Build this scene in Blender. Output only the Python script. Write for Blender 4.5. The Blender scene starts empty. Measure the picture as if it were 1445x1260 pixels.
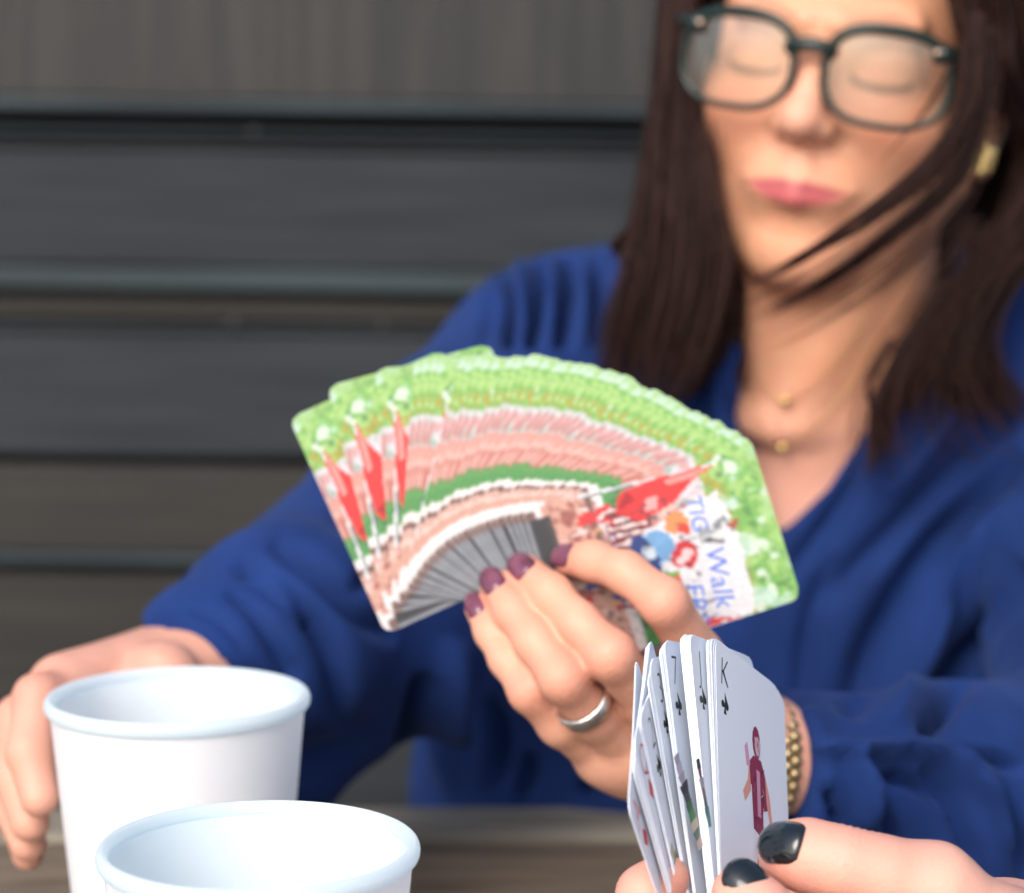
import bpy, bmesh, math, random
import numpy as np
from mathutils import Matrix, Vector

random.seed(7)
rng = np.random.default_rng(7)
scene = bpy.context.scene
COL = scene.collection

# ------------------------------------------------------------------ camera
F = 3200.0                     # focal length in photograph pixels (1445 wide)
PITCH = math.radians(6.6)
CAM = np.array([0.0, 0.0, 1.10])
RT = np.array([1.0, 0.0, 0.0])
UP = np.array([0.0, math.sin(PITCH), math.cos(PITCH)])
FW = np.array([0.0, math.cos(PITCH), -math.sin(PITCH)])
cam_d = bpy.data.cameras.new('camera')
cam = bpy.data.objects.new('camera', cam_d); COL.objects.link(cam)
cam.location = CAM
cam.rotation_euler = (math.radians(90) - PITCH, 0, 0)
cam_d.sensor_width = 36.0
cam_d.lens = 36.0 * F / 1445.0
cam_d.clip_start = 0.05; cam_d.clip_end = 400
cam_d.dof.use_dof = True
cam_d.dof.focus_distance = 0.70
cam_d.dof.aperture_fstop = 7.5
cam_d.dof.aperture_blades = 0
scene.camera = cam

# ------------------------------------------------------------------ light
SUN_EL, SUN_AZ = math.radians(38), math.radians(205)   # azimuth clockwise from +Y
world = bpy.data.worlds.new('World'); scene.world = world; world.use_nodes = True
wn = world.node_tree; bg = wn.nodes['Background']
sky = wn.nodes.new('ShaderNodeTexSky'); sky.sky_type = 'NISHITA'; sky.sun_disc = False
sky.sun_elevation = SUN_EL; sky.sun_rotation = SUN_AZ
sky.air_density = 1.0; sky.dust_density = 4.0; sky.ozone_density = 1.0
wn.links.new(sky.outputs[0], bg.inputs[0]); bg.inputs[1].default_value = 0.14
sun_d = bpy.data.lights.new('sun', 'SUN'); sun_d.energy = 1.5; sun_d.angle = math.radians(40)
sun_d.color = (1.0, 0.965, 0.93)
sun = bpy.data.objects.new('sun', sun_d); COL.objects.link(sun)
sd = Vector((math.sin(SUN_AZ) * math.cos(SUN_EL), math.cos(SUN_AZ) * math.cos(SUN_EL), math.sin(SUN_EL)))
sun.rotation_euler = sd.to_track_quat('Z', 'Y').to_euler()
sun.location = (-1, -1, 4)
scene.view_settings.view_transform = 'Standard'
scene.view_settings.look = 'None'
scene.view_settings.gamma = 1.0
scene.view_settings.exposure = 0.64
scene.view_settings.use_curve_mapping = False
scene.render.engine = 'CYCLES'

# ------------------------------------------------------------------ helpers
def P(px, py, d):
    return CAM + d * (FW + RT * ((px - 722.5) / F) + UP * ((630.0 - py) / F))

def project(v):
    q = v - CAM
    d = q @ FW
    return 722.5 + F * (q @ RT) / d, 630.0 - F * (q @ UP) / d, d

def srgb(r, g, b):
    c = np.array([r, g, b], dtype=float)
    return np.where(c <= 0.04045, c / 12.92, ((c + 0.055) / 1.055) ** 2.4)

def tag(o, label=None, cat=None, group=None, kind=None):
    if label: o['label'] = label
    if cat: o['category'] = cat
    if group: o['group'] = group
    if kind: o['kind'] = kind
    return o

def empty(name, loc=(0, 0, 0), label=None, cat=None, group=None):
    o = bpy.data.objects.new(name, None); COL.objects.link(o); o.location = loc
    o.empty_display_size = 0.02
    return tag(o, label, cat, group)

def link(name, me, m=None, parent=None, smooth=True):
    o = bpy.data.objects.new(name, me); COL.objects.link(o)
    if m is not None and len(me.materials) == 0: me.materials.append(m)
    if smooth and len(me.polygons):
        me.polygons.foreach_set('use_smooth', [True] * len(me.polygons))
    if parent:
        o.parent = parent
        o.matrix_parent_inverse = Matrix.Translation(parent.location).inverted() if parent.type == 'EMPTY' else Matrix()
    return o

def mesh(name, verts, faces, colors=None):
    me = bpy.data.meshes.new(name)
    me.from_pydata([tuple(v) for v in verts], [], [tuple(f) for f in faces])
    me.validate(); me.update()
    if colors is not None: set_col(me, colors)
    return me

def fast_mesh(name, V, Q, colors=None):
    me = bpy.data.meshes.new(name)
    n, m = len(V), len(Q)
    me.vertices.add(n); me.vertices.foreach_set('co', np.asarray(V, dtype=np.float32).ravel())
    me.loops.add(m * 4); me.loops.foreach_set('vertex_index', np.asarray(Q, dtype=np.int32).ravel())
    me.polygons.add(m)
    me.polygons.foreach_set('loop_start', np.arange(0, m * 4, 4, dtype=np.int32))
    try: me.polygons.foreach_set('loop_total', np.full(m, 4, dtype=np.int32))
    except Exception: pass
    me.update(calc_edges=True); me.validate()
    if colors is not None: set_col(me, colors)
    return me

def set_col(me, colors):
    a = me.color_attributes.new('col', 'FLOAT_COLOR', 'POINT')
    c = np.ones((len(me.vertices), 4), dtype=np.float32); c[:, :3] = colors
    a.data.foreach_set('color', c.ravel())

def box(name, lo, hi, m, parent=None, bevel=0.0, seg=2):
    lo = np.array(lo); hi = np.array(hi); c = (lo + hi) / 2
    bm = bmesh.new(); bmesh.ops.create_cube(bm, size=1.0)
    for v in bm.verts: v.co = Vector([c[i] + v.co[i] * (hi - lo)[i] for i in range(3)])
    if bevel: bmesh.ops.bevel(bm, geom=bm.edges[:], offset=bevel, segments=seg, affect='EDGES', profile=0.5)
    me = bpy.data.meshes.new(name); bm.to_mesh(me); bm.free()
    return link(name, me, m, parent, smooth=False)

def tube(pts, radii, sides=8, cap=True):
    """verts, faces of a tapered tube through pts"""
    pts = np.asarray(pts, float); n = len(pts)
    radii = np.broadcast_to(np.asarray(radii, float), (n,))
    tan = np.gradient(pts, axis=0); tan /= np.linalg.norm(tan, axis=1)[:, None] + 1e-12
    ref = np.array([0, 0, 1.0]) if abs(tan[0][2]) < 0.9 else np.array([1.0, 0, 0])
    V = []; 
    nrm = np.cross(tan[0], ref); nrm /= np.linalg.norm(nrm)
    for i in range(n):
        nrm = nrm - tan[i] * (nrm @ tan[i]); nrm /= np.linalg.norm(nrm) + 1e-12
        b = np.cross(tan[i], nrm)
        for k in range(sides):
            a = 2 * math.pi * k / sides
            V.append(pts[i] + radii[i] * (nrm * math.cos(a) + b * math.sin(a)))
    Fc = []
    for i in range(n - 1):
        for k in range(sides):
            a = i * sides + k; b2 = i * sides + (k + 1) % sides
            Fc.append((a, b2, b2 + sides, a + sides))
    if cap:
        Fc.append(tuple(range(sides))[::-1]); Fc.append(tuple(range((n - 1) * sides, n * sides)))
    return V, Fc

def spline(ctrl, n):
    """Catmull-Rom through ctrl (array k x dims), n samples"""
    c = np.asarray(ctrl, float); k = len(c)
    c2 = np.vstack([2 * c[0] - c[1], c, 2 * c[-1] - c[-2]])
    t = np.linspace(0, k - 1 - 1e-9, n); i = t.astype(int); f = (t - i)[:, None]
    p0, p1, p2, p3 = c2[i], c2[i + 1], c2[i + 2], c2[i + 3]
    return 0.5 * (2 * p1 + (p2 - p0) * f + (2 * p0 - 5 * p1 + 4 * p2 - p3) * f ** 2 + (3 * p1 - 3 * p2 + p3 - p0) * f ** 3)

def noise3(p, seed=0):
    """cheap smooth value noise on n x 3"""
    p = np.asarray(p, float); i = np.floor(p).astype(np.int64); f = p - i
    f = f * f * (3 - 2 * f); out = 0
    for dx in (0, 1):
        for dy in (0, 1):
            for dz in (0, 1):
                h = (i[..., 0] + dx) * 374761393 + (i[..., 1] + dy) * 668265263 + (i[..., 2] + dz) * 2147483647 + seed * 974711
                h = (h ^ (h >> 13)) * 1274126177; h = (h ^ (h >> 16)) & 0xffff
                w = (f[..., 0] if dx else 1 - f[..., 0]) * (f[..., 1] if dy else 1 - f[..., 1]) * (f[..., 2] if dz else 1 - f[..., 2])
                out = out + w * h / 65535.0
    return out

# ------------------------------------------------------------------ materials
def mat(name, col=(0.5, 0.5, 0.5), rough=0.5, attr=False, **kw):
    m = bpy.data.materials.new(name); m.use_nodes = True
    nt = m.node_tree; b = nt.nodes['Principled BSDF']
    b.inputs['Base Color'].default_value = (*col, 1); b.inputs['Roughness'].default_value = rough
    for k, v in kw.items():
        b.inputs[k.replace('_', ' ')].default_value = v
    if attr:
        a = nt.nodes.new('ShaderNodeVertexColor'); a.layer_name = 'col'
        nt.links.new(a.outputs[0], b.inputs['Base Color'])
    return m

def N(m, t, **props):
    n = m.node_tree.nodes.new(t)
    for k, v in props.items(): setattr(n, k, v)
    return n

def noise_color(m, c1, c2, scale=(1, 1, 1), nscale=8, detail=6, lo=0.35, hi=0.65, bump=0.0, bdist=0.001, rough_var=None, obj_random=0.0, coord='Object', dist=0.0):
    nt = m.node_tree; b = nt.nodes['Principled BSDF']; L = nt.links.new
    tc = N(m, 'ShaderNodeTexCoord'); mp = N(m, 'ShaderNodeMapping'); mp.inputs['Scale'].default_value = scale
    L(tc.outputs[coord], mp.inputs['Vector'])
    nz = N(m, 'ShaderNodeTexNoise'); nz.inputs['Scale'].default_value = nscale; nz.inputs['Detail'].default_value = detail
    nz.inputs['Distortion'].default_value = dist
    L(mp.outputs[0], nz.inputs['Vector'])
    cr = N(m, 'ShaderNodeValToRGB'); cr.color_ramp.elements[0].position = lo; cr.color_ramp.elements[1].position = hi
    cr.color_ramp.elements[0].color = (*c1, 1); cr.color_ramp.elements[1].color = (*c2, 1)
    L(nz.outputs[0], cr.inputs[0]); out = cr.outputs[0]
    if obj_random:
        oi = N(m, 'ShaderNodeObjectInfo'); mr = N(m, 'ShaderNodeMapRange')
        mr.inputs['To Min'].default_value = 1 - obj_random; mr.inputs['To Max'].default_value = 1 + obj_random
        L(oi.outputs['Random'], mr.inputs[0])
        mx = N(m, 'ShaderNodeVectorMath', operation='SCALE'); L(out, mx.inputs[0]); L(mr.outputs[0], mx.inputs['Scale']); out = mx.outputs[0]
    L(out, b.inputs['Base Color'])
    if bump:
        bp = N(m, 'ShaderNodeBump'); bp.inputs['Strength'].default_value = bump; bp.inputs['Distance'].default_value = bdist
        L(nz.outputs[0], bp.inputs['Height']); L(bp.outputs[0], b.inputs['Normal'])
    return m

def add_bump(m, nscale, strength, dist, scale=(1, 1, 1), detail=4):
    nt = m.node_tree; b = nt.nodes['Principled BSDF']; L = nt.links.new
    tc = N(m, 'ShaderNodeTexCoord'); mp = N(m, 'ShaderNodeMapping'); mp.inputs['Scale'].default_value = scale
    nz = N(m, 'ShaderNodeTexNoise'); nz.inputs['Scale'].default_value = nscale; nz.inputs['Detail'].default_value = detail
    bp = N(m, 'ShaderNodeBump'); bp.inputs['Strength'].default_value = strength; bp.inputs['Distance'].default_value = dist
    L(tc.outputs['Object'], mp.inputs['Vector']); L(mp.outputs[0], nz.inputs['Vector']); L(nz.outputs[0], bp.inputs['Height']); L(bp.outputs[0], b.inputs['Normal'])

M_skin = mat('skin', rough=0.48, attr=True)
b = M_skin.node_tree.nodes['Principled BSDF']
b.inputs['Subsurface Weight'].default_value = 0.18
b.inputs['Subsurface Radius'].default_value = (1.0, 0.35, 0.2); b.inputs['Subsurface Scale'].default_value = 0.004
b.inputs['Specular IOR Level'].default_value = 0.4
add_bump(M_skin, 900, 0.55, 0.0006, detail=6)
M_board = noise_color(mat('painted_board', rough=0.8), (0.0055, 0.0095, 0.0140), (0.0165, 0.0225, 0.0285), (0.9, 3, 22), 6, 9, 0.34, 0.68, 0.5, 0.003, obj_random=0.15)
M_board_v = noise_color(mat('painted_upright_board', rough=0.66), (0.0085, 0.0102, 0.0112), (0.027, 0.0268, 0.0255), (22, 3, 0.9), 6, 9, 0.34, 0.68, 0.5, 0.003)
M_board_b = noise_color(mat('weathered_board', rough=0.7), (0.0075, 0.0075, 0.007), (0.022, 0.0205, 0.018), (0.8, 3, 12), 6, 7, 0.3, 0.72, 0.25, 0.002, obj_random=0.1)
M_lit_board = noise_color(mat('lit_ledge_board', rough=0.7), (0.0068, 0.0155, 0.022), (0.019, 0.035, 0.044), (0.8, 3, 14), 6, 6, 0.35, 0.65, 0.2, 0.002)  # bluish highlight of the ledges painted in as a paler board colour
M_wood = noise_color(mat('weathered_wood', rough=0.75), (0.050, 0.034, 0.022), (0.225, 0.175, 0.125), (1.6, 13, 16), 4, 9, 0.28, 0.74, 0.6, 0.003, obj_random=0.25, dist=0.6)
M_bench = noise_color(mat('bench_wood', rough=0.75), (0.08, 0.065, 0.05), (0.16, 0.13, 0.10), (1.2, 14, 14), 5, 6)
M_ground = noise_color(mat('fill_ground', rough=0.9), (0.36, 0.34, 0.31), (0.46, 0.44, 0.40), (1, 1, 1), 3, 8)  # unseen ground, made bright to bounce fill light and glare into the lenses
M_cloth = noise_color(mat('navy_linen', rough=0.85), (0.0048, 0.0190, 0.092), (0.0085, 0.032, 0.150), (1, 1, 1), 22, 6, 0.3, 0.7)
M_cloth.node_tree.nodes['Principled BSDF'].inputs['Sheen Weight'].default_value = 0.10
M_cloth.node_tree.nodes['Principled BSDF'].inputs['Sheen Tint'].default_value = (0.25, 0.4, 0.9, 1)
M_cloth.node_tree.nodes['Principled BSDF'].inputs['Specular IOR Level'].default_value = 0.2
add_bump(M_cloth, 900, 0.35, 0.0006, detail=3)
M_hair = mat('dark_brown_hair', (0.020, 0.0105, 0.008), 0.5, attr=True)
M_hair.node_tree.nodes['Principled BSDF'].inputs['Specular IOR Level'].default_value = 0.16
M_cup = mat('white_plastic', (0.93, 0.915, 0.925), 0.42)
b = M_cup.node_tree.nodes['Principled BSDF']; nt = M_cup.node_tree
_t = nt.nodes.new('ShaderNodeBsdfTranslucent'); _t.inputs[0].default_value = (0.95, 0.96, 0.98, 1); _m = nt.nodes.new('ShaderNodeMixShader'); _m.inputs[0].default_value = 0.38
nt.links.new(b.outputs[0], _m.inputs[1]); nt.links.new(_t.outputs[0], _m.inputs[2]); nt.links.new(_m.outputs[0], nt.nodes['Material Output'].inputs[0])
M_cup.node_tree.nodes['Principled BSDF'].inputs['Subsurface Weight'].default_value = 0.1
M_cup.node_tree.nodes['Principled BSDF'].inputs['Subsurface Scale'].default_value = 0.004
add_bump(M_cup, 60, 0.08, 0.0006)
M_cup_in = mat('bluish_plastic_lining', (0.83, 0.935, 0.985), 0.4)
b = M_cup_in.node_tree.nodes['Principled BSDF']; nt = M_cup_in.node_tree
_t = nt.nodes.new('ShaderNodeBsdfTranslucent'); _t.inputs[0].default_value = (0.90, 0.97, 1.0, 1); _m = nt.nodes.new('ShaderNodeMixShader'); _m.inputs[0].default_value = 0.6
nt.links.new(b.outputs[0], _m.inputs[1]); nt.links.new(_t.outputs[0], _m.inputs[2]); nt.links.new(_m.outputs[0], nt.nodes['Material Output'].inputs[0])
M_seam = mat('seam_line', (0.50, 0.53, 0.56), 0.5)
M_card = mat('card_print', rough=0.34, attr=True)
M_card_w = mat('white_card', (0.82, 0.88, 0.97), 0.34)
M_card_edge = mat('card_edge', (0.40, 0.42, 0.42), 0.6)  # grey darkened to stand in for contact shadow between the fanned cards
M_ink = {k: mat('ink_' + k, tuple(srgb(*c)), 0.4) for k, c in dict(black=(0.10, 0.14, 0.13), red=(0.86, 0.14, 0.18), blue=(0.25, 0.42, 0.78), rule=(0.62, 0.68, 0.74)).items()}
M_print = mat('figure_print', rough=0.35, attr=True)
M_frame = mat('green_acetate', (0.007, 0.019, 0.017), 0.28)
M_metal = mat('silver', (0.82, 0.81, 0.79), 0.25, Metallic=1.0); add_bump(M_metal, 900, 0.7, 0.0005)
M_rivet = mat('rose_metal', (0.80, 0.55, 0.42), 0.3, Metallic=0.9)
M_gold = mat('gold', (0.78, 0.55, 0.22), 0.28, Metallic=1.0); add_bump(M_gold, 500, 0.6, 0.001)
M_band = mat('pale_band', (0.62, 0.56, 0.45), 0.5)
M_plum = noise_color(mat('plum_nail_polish', rough=0.12), (0.10, 0.028, 0.052), (0.19, 0.065, 0.11), (1, 1, 1), 120, 3)
M_black = mat('black_nail_polish', (0.006, 0.010, 0.013), 0.16); M_black.node_tree.nodes['Principled BSDF'].inputs['Coat Weight'].default_value = 0.6
M_eye = mat('eye_surface', rough=0.1, attr=True)
# spectacle lens: clear with a faint surface reflection
M_lens = bpy.data.materials.new('spectacle_lens'); M_lens.use_nodes = True
nt = M_lens.node_tree; nt.nodes.clear()
o_ = nt.nodes.new('ShaderNodeOutputMaterial'); mx = nt.nodes.new('ShaderNodeMixShader'); tr = nt.nodes.new('ShaderNodeBsdfTransparent'); gl = nt.nodes.new('ShaderNodeBsdfGlossy')
tr.inputs[0].default_value = (0.97, 0.96, 0.93, 1); gl.inputs['Roughness'].default_value = 0.25; gl.inputs[0].default_value = (1, 0.93, 0.84, 1); mx.inputs[0].default_value = 0.19
nt.links.new(tr.outputs[0], mx.inputs[1]); nt.links.new(gl.outputs[0], mx.inputs[2]); nt.links.new(mx.outputs[0], o_.inputs[0])

# ------------------------------------------------------------------ signed distance fields
class Field:
    def __init__(s, lo, hi, res):
        s.lo = np.array(lo, float); s.res = res
        n = np.ceil((np.array(hi) - s.lo) / res).astype(int) + 1
        s.n = n; s.v = np.full(tuple(n), 1.0, dtype=np.float32)
        s.ax = [s.lo[i] + res * np.arange(n[i]) for i in range(3)]
    def win(s, lo, hi):
        a = np.clip(np.floor((np.array(lo) - s.lo) / s.res).astype(int), 0, s.n)
        b = np.clip(np.ceil((np.array(hi) - s.lo) / s.res).astype(int) + 1, 0, s.n)
        sl = tuple(slice(a[i], b[i]) for i in range(3))
        X = s.ax[0][sl[0]][:, None, None]; Y = s.ax[1][sl[1]][None, :, None]; Z = s.ax[2][sl[2]][None, None, :]
        return sl, X, Y, Z
    def comb(s, sl, d, k, op='u'):
        if d.size == 0: return
        a = s.v[sl]; d = d.astype(np.float32)
        if op == 's': d = -d; 
        if op == 'u':
            if k <= 0: r = np.minimum(a, d)
            else:
                h = np.clip(0.5 + 0.5 * (a - d) / k, 0, 1); r = a * (1 - h) + d * h - k * h * (1 - h)
        else:
            if k <= 0: r = np.maximum(a, d)
            else:
                h = np.clip(0.5 - 0.5 * (a - d) / k, 0, 1); r = a * (1 - h) + d * h + k * h * (1 - h)
        s.v[sl] = r
    def ell(s, c, r, k=0.0, op='u', R=None):
        c = np.array(c, float); r = np.array(r, float) * np.ones(3); m = (max(r) if R is not None else r) + k * 1.5 + 3 * s.res
        sl, X, Y, Z = s.win(c - m, c + m)
        x, y, z = X - c[0], Y - c[1], Z - c[2]
        if R is not None:
            R = np.array(R); x, y, z = (R[0][0] * x + R[0][1] * y + R[0][2] * z, R[1][0] * x + R[1][1] * y + R[1][2] * z, R[2][0] * x + R[2][1] * y + R[2][2] * z)
        k0 = np.sqrt((x / r[0]) ** 2 + (y / r[1]) ** 2 + (z / r[2]) ** 2)
        k1 = np.sqrt((x / r[0] ** 2) ** 2 + (y / r[1] ** 2) ** 2 + (z / r[2] ** 2) ** 2) + 1e-9
        s.comb(sl, k0 * (k0 - 1) / k1, k, op)
    def cap(s, a, b, ra, rb=None, k=0.0, op='u'):
        if rb is None: rb = ra
        a = np.array(a, float); b = np.array(b, float); m = max(ra, rb) + k * 1.5 + 3 * s.res
        sl, X, Y, Z = s.win(np.minimum(a, b) - m, np.maximum(a, b) + m)
        ba = b - a; L2 = ba @ ba + 1e-12
        t = np.clip(((X - a[0]) * ba[0] + (Y - a[1]) * ba[1] + (Z - a[2]) * ba[2]) / L2, 0, 1)
        d = np.sqrt((X - a[0] - t * ba[0]) ** 2 + (Y - a[1] - t * ba[1]) ** 2 + (Z - a[2] - t * ba[2]) ** 2) - (ra + (rb - ra) * t)
        s.comb(sl, d, k, op)
    def chain(s, pts, rad, k):
        """a finger or limb: own smooth chain, returned merged with k between its segments"""
        for i in range(len(pts) - 1): s.cap(pts[i], pts[i + 1], rad[i], rad[i + 1], k)
    def merge(s, o, k):
        h = np.clip(0.5 + 0.5 * (s.v - o.v) / k, 0, 1); s.v = s.v * (1 - h) + o.v * h - k * h * (1 - h)
    def like(s):
        o = object.__new__(Field); o.lo, o.res, o.n, o.ax = s.lo, s.res, s.n, s.ax; o.v = np.full(tuple(s.n), 1.0 if s.res < 0.1 else 1000.0, dtype=np.float32); return o
    def nets(s):
        v = s.v.copy(); big = 1.0 if s.res < 0.1 else 1000.0
        v[0] = v[-1] = big; v[:, 0] = v[:, -1] = big; v[:, :, 0] = v[:, :, -1] = big
        ins = v < 0
        cnt = np.zeros(tuple(np.array(v.shape) - 1), dtype=np.int8)
        for dx in (0, 1):
            for dy in (0, 1):
                for dz in (0, 1):
                    cnt += ins[dx:dx + cnt.shape[0], dy:dy + cnt.shape[1], dz:dz + cnt.shape[2]]
        act = (cnt > 0) & (cnt < 8)
        I = np.argwhere(act); idx = np.full(act.shape, -1, dtype=np.int32); idx[act] = np.arange(len(I))
        acc = np.zeros((len(I), 3)); w = np.zeros(len(I))
        C = [(x, y, z) for x in (0, 1) for y in (0, 1) for z in (0, 1)]
        for a in C:
            for ax in range(3):
                if a[ax]: continue
                b2 = list(a); b2[ax] = 1
                va = v[I[:, 0] + a[0], I[:, 1] + a[1], I[:, 2] + a[2]]; vb = v[I[:, 0] + b2[0], I[:, 1] + b2[1], I[:, 2] + b2[2]]
                m = (va < 0) != (vb < 0); t = np.where(m, va / np.where(m, va - vb, 1), 0)
                p = np.tile(np.array(a, float), (len(I), 1)); p[:, ax] += t
                acc[m] += p[m]; w[m] += 1
        V = s.lo + (I + acc / w[:, None]) * s.res
        Q = []
        for ax in range(3):
            o1, o2 = (ax + 1) % 3, (ax + 2) % 3
            sa = [slice(None)] * 3; sb = [slice(None)] * 3; sa[ax] = slice(0, -1); sb[ax] = slice(1, None)
            A = ins[tuple(sa)]; B = ins[tuple(sb)]; E = np.argwhere(A != B)
            E = E[(E[:, o1] > 0) & (E[:, o2] > 0) & (E[:, o1] < idx.shape[o1]) & (E[:, o2] < idx.shape[o2])]
            e1 = np.zeros(3, int); e1[o1] = 1; e2 = np.zeros(3, int); e2[o2] = 1
            g = lambda T: idx[T[:, 0], T[:, 1], T[:, 2]]
            q = np.stack([g(E - e1 - e2), g(E - e2), g(E), g(E - e1)], axis=1)
            fl = A[E[:, 0], E[:, 1], E[:, 2]]
            q[~fl] = q[~fl][:, ::-1]
            Q.append(q)
        Q = np.vstack(Q); Q = Q[(Q >= 0).all(axis=1)]
        return V, Q

def vnormals(V, Q):
    n = np.cross(V[Q[:, 2]] - V[Q[:, 0]], V[Q[:, 3]] - V[Q[:, 1]])
    out = np.zeros_like(V)
    for i in range(4): np.add.at(out, Q[:, i], n)
    return out / (np.linalg.norm(out, axis=1)[:, None] + 1e-15)

# =================================================================== SETTING
g_ = mesh('ground', [(-60, -60, 0), (60, -60, 0), (60, 60, 0), (-60, 60, 0)], [(0, 1, 2, 3)])
tag(link('ground', g_, M_ground, smooth=False), kind='structure')

# board wall
WY = 1.72
wall = empty('board_wall', (0, WY, 0), 'dark grey painted timber wall of wide horizontal boards behind the woman', 'wall')
def wz(py, dy=0.0):
    """height on the wall plane for photograph row py"""
    t = math.tan(PITCH + math.atan((py - 630) / F)); return CAM[2] - (WY + dy) * t
ROLL = math.radians(0.75)
wall.rotation_euler = (0, 0, 0)
def board(z0, z1, out, m, bevel=0.003, thick=0.03, name='board', x0=-1.5, x1=1.5):
    o = box(name, (x0, WY - out, z0), (x1, WY - out + thick, z1), m, None, bevel)
    o.parent = wall; o.matrix_parent_inverse = Matrix.Translation((0, -WY, 0))
    return o
rows = [(-420, -230, 0.0, M_board), (-222, 148, 0.0, M_board_v), (148, 166, 0.020, M_lit_board), (170, 184, -0.014, M_board), (184, 198, -0.004, M_lit_board),
        (206, 216, 0.004, M_board), (217, 384, 0.0, M_board), (384, 416, 0.020, M_lit_board), (418, 458, 0.004, M_board_b), (463, 474, 0.006, M_board),
        (475, 650, 0.002, M_board), (664, 788, 0.0, M_board_b), (788, 802, 0.009, M_lit_board), (818, 1010, 0.0, M_board_b), (1018, 1200, 0.0, M_board), (1208, 1390, 0.0, M_board_b), (1398, 1580, 0.0, M_board_b), (1588, 1770, 0, M_board_b), (1778, 1960, 0, M_board_b), (1968, 2150, 0, M_board_b)]
for (a, b_, out, m) in rows:
    board(wz(b_), wz(a), out, m, bevel=0.0035 if b_ - a > 20 else 0.0025, thick=0.028)
o = box('backing', (-1.5, WY + 0.03, 0.0), (1.5, WY + 0.06, wz(-420)), mat('wall_backing', (0.012, 0.012, 0.012), 0.9)); o.parent = wall; o.matrix_parent_inverse = Matrix.Translation((0, -WY, 0))
M_screw = mat('dull_screw', (0.12, 0.13, 0.13), 0.5)
# screw heads along the ledges
for (px, py) in ((360, 190), (330, 460), (542, 462), (1418, 452)):
    p = P(px, py, WY / math.cos(PITCH) * 0.985); bm = bmesh.new(); bmesh.ops.create_uvsphere(bm, u_segments=10, v_segments=6, radius=0.0019)
    me = bpy.data.meshes.new('screw_head'); bm.to_mesh(me); bm.free()
    o = link('screw_head', me, M_screw, None); o.parent = wall; o.location = (p[0], -0.010, p[2])
wall.rotation_euler = (0, ROLL, 0)
wall.location = (0, WY, 0)
# rotate about the camera height, not the ground
wall.location = Vector((0, WY, 0)) + (Vector((0, 0, 1.1)) - Matrix.Rotation(ROLL, 3, 'Y') @ Vector((0, 0, 1.1)))

# table
TZ = 0.780
TE = 1.150
table = empty('wooden_table', (0, 0.75, 0), 'weathered grey brown plank table the two cups stand on', 'table')
def tpart(name, lo, hi, m=M_wood, bevel=0.003):
    o = box(name, lo, hi, m, None, bevel); o.parent = table; o.matrix_parent_inverse = Matrix.Translation((0, -0.75, 0)); return o
M_wood_pale = noise_color(mat('pale_weathered_wood', rough=0.8), (0.12, 0.102, 0.080), (0.33, 0.295, 0.235), (1.6, 13, 16), 4, 9, 0.28, 0.72, 0.6, 0.003, dist=0.6)
y = TE; ws = [0.058, 0.118, 0.118, 0.118, 0.118, 0.118]
for i, w_ in enumerate(ws):
    tpart('plank', (-0.85 + 0.01 * (i % 3), y - w_, TZ - 0.03), (0.85, y - 0.004, TZ - (0.0 if i == 0 else random.uniform(0.001, 0.0025))), M_wood_pale if i == 0 else M_wood)
    y -= w_
for sx in (-0.6, 0.6):
    tpart('cross_bar', (sx - 0.04, 0.48, TZ - 0.075), (sx + 0.04, TE - 0.02, TZ - 0.031), M_bench)
    for yy in (0.55, 1.0): tpart('leg', (sx - 0.035, yy - 0.035, 0.001), (sx + 0.035, yy + 0.035, TZ - 0.076), M_bench)

bench = empty('wooden_bench', (0.15, 1.4, 0), 'brown wooden bench the woman sits on behind the table', 'bench')
for i in range(3):
    o = box('plank', (-0.6, 1.22 + i * 0.125, 0.42), (0.95, 1.34 + i * 0.125, 0.45), M_bench, None, 0.003); o.parent = bench; o.matrix_parent_inverse = Matrix.Translation((-0.15, -1.4, 0))
for sx in (-0.45, 0.8):
    o = box('leg', (sx - 0.03, 1.25, 0.001), (sx + 0.03, 1.56, 0.419), M_bench, None, 0.003); o.parent = bench; o.matrix_parent_inverse = Matrix.Translation((-0.15, -1.4, 0))

# =================================================================== CUPS
def lathe(profile, seg=96):
    V = []; Fc = []
    for (r, z) in profile:
        for k in range(seg):
            a = 2 * math.pi * k / seg; V.append((r * math.cos(a), r * math.sin(a), z))
    n = len(profile)
    for i in range(n - 1):
        for k in range(seg):
            Fc.append((i * seg + k, i * seg + (k + 1) % seg, (i + 1) * seg + (k + 1) % seg, (i + 1) * seg + k))
    return V, Fc

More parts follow.
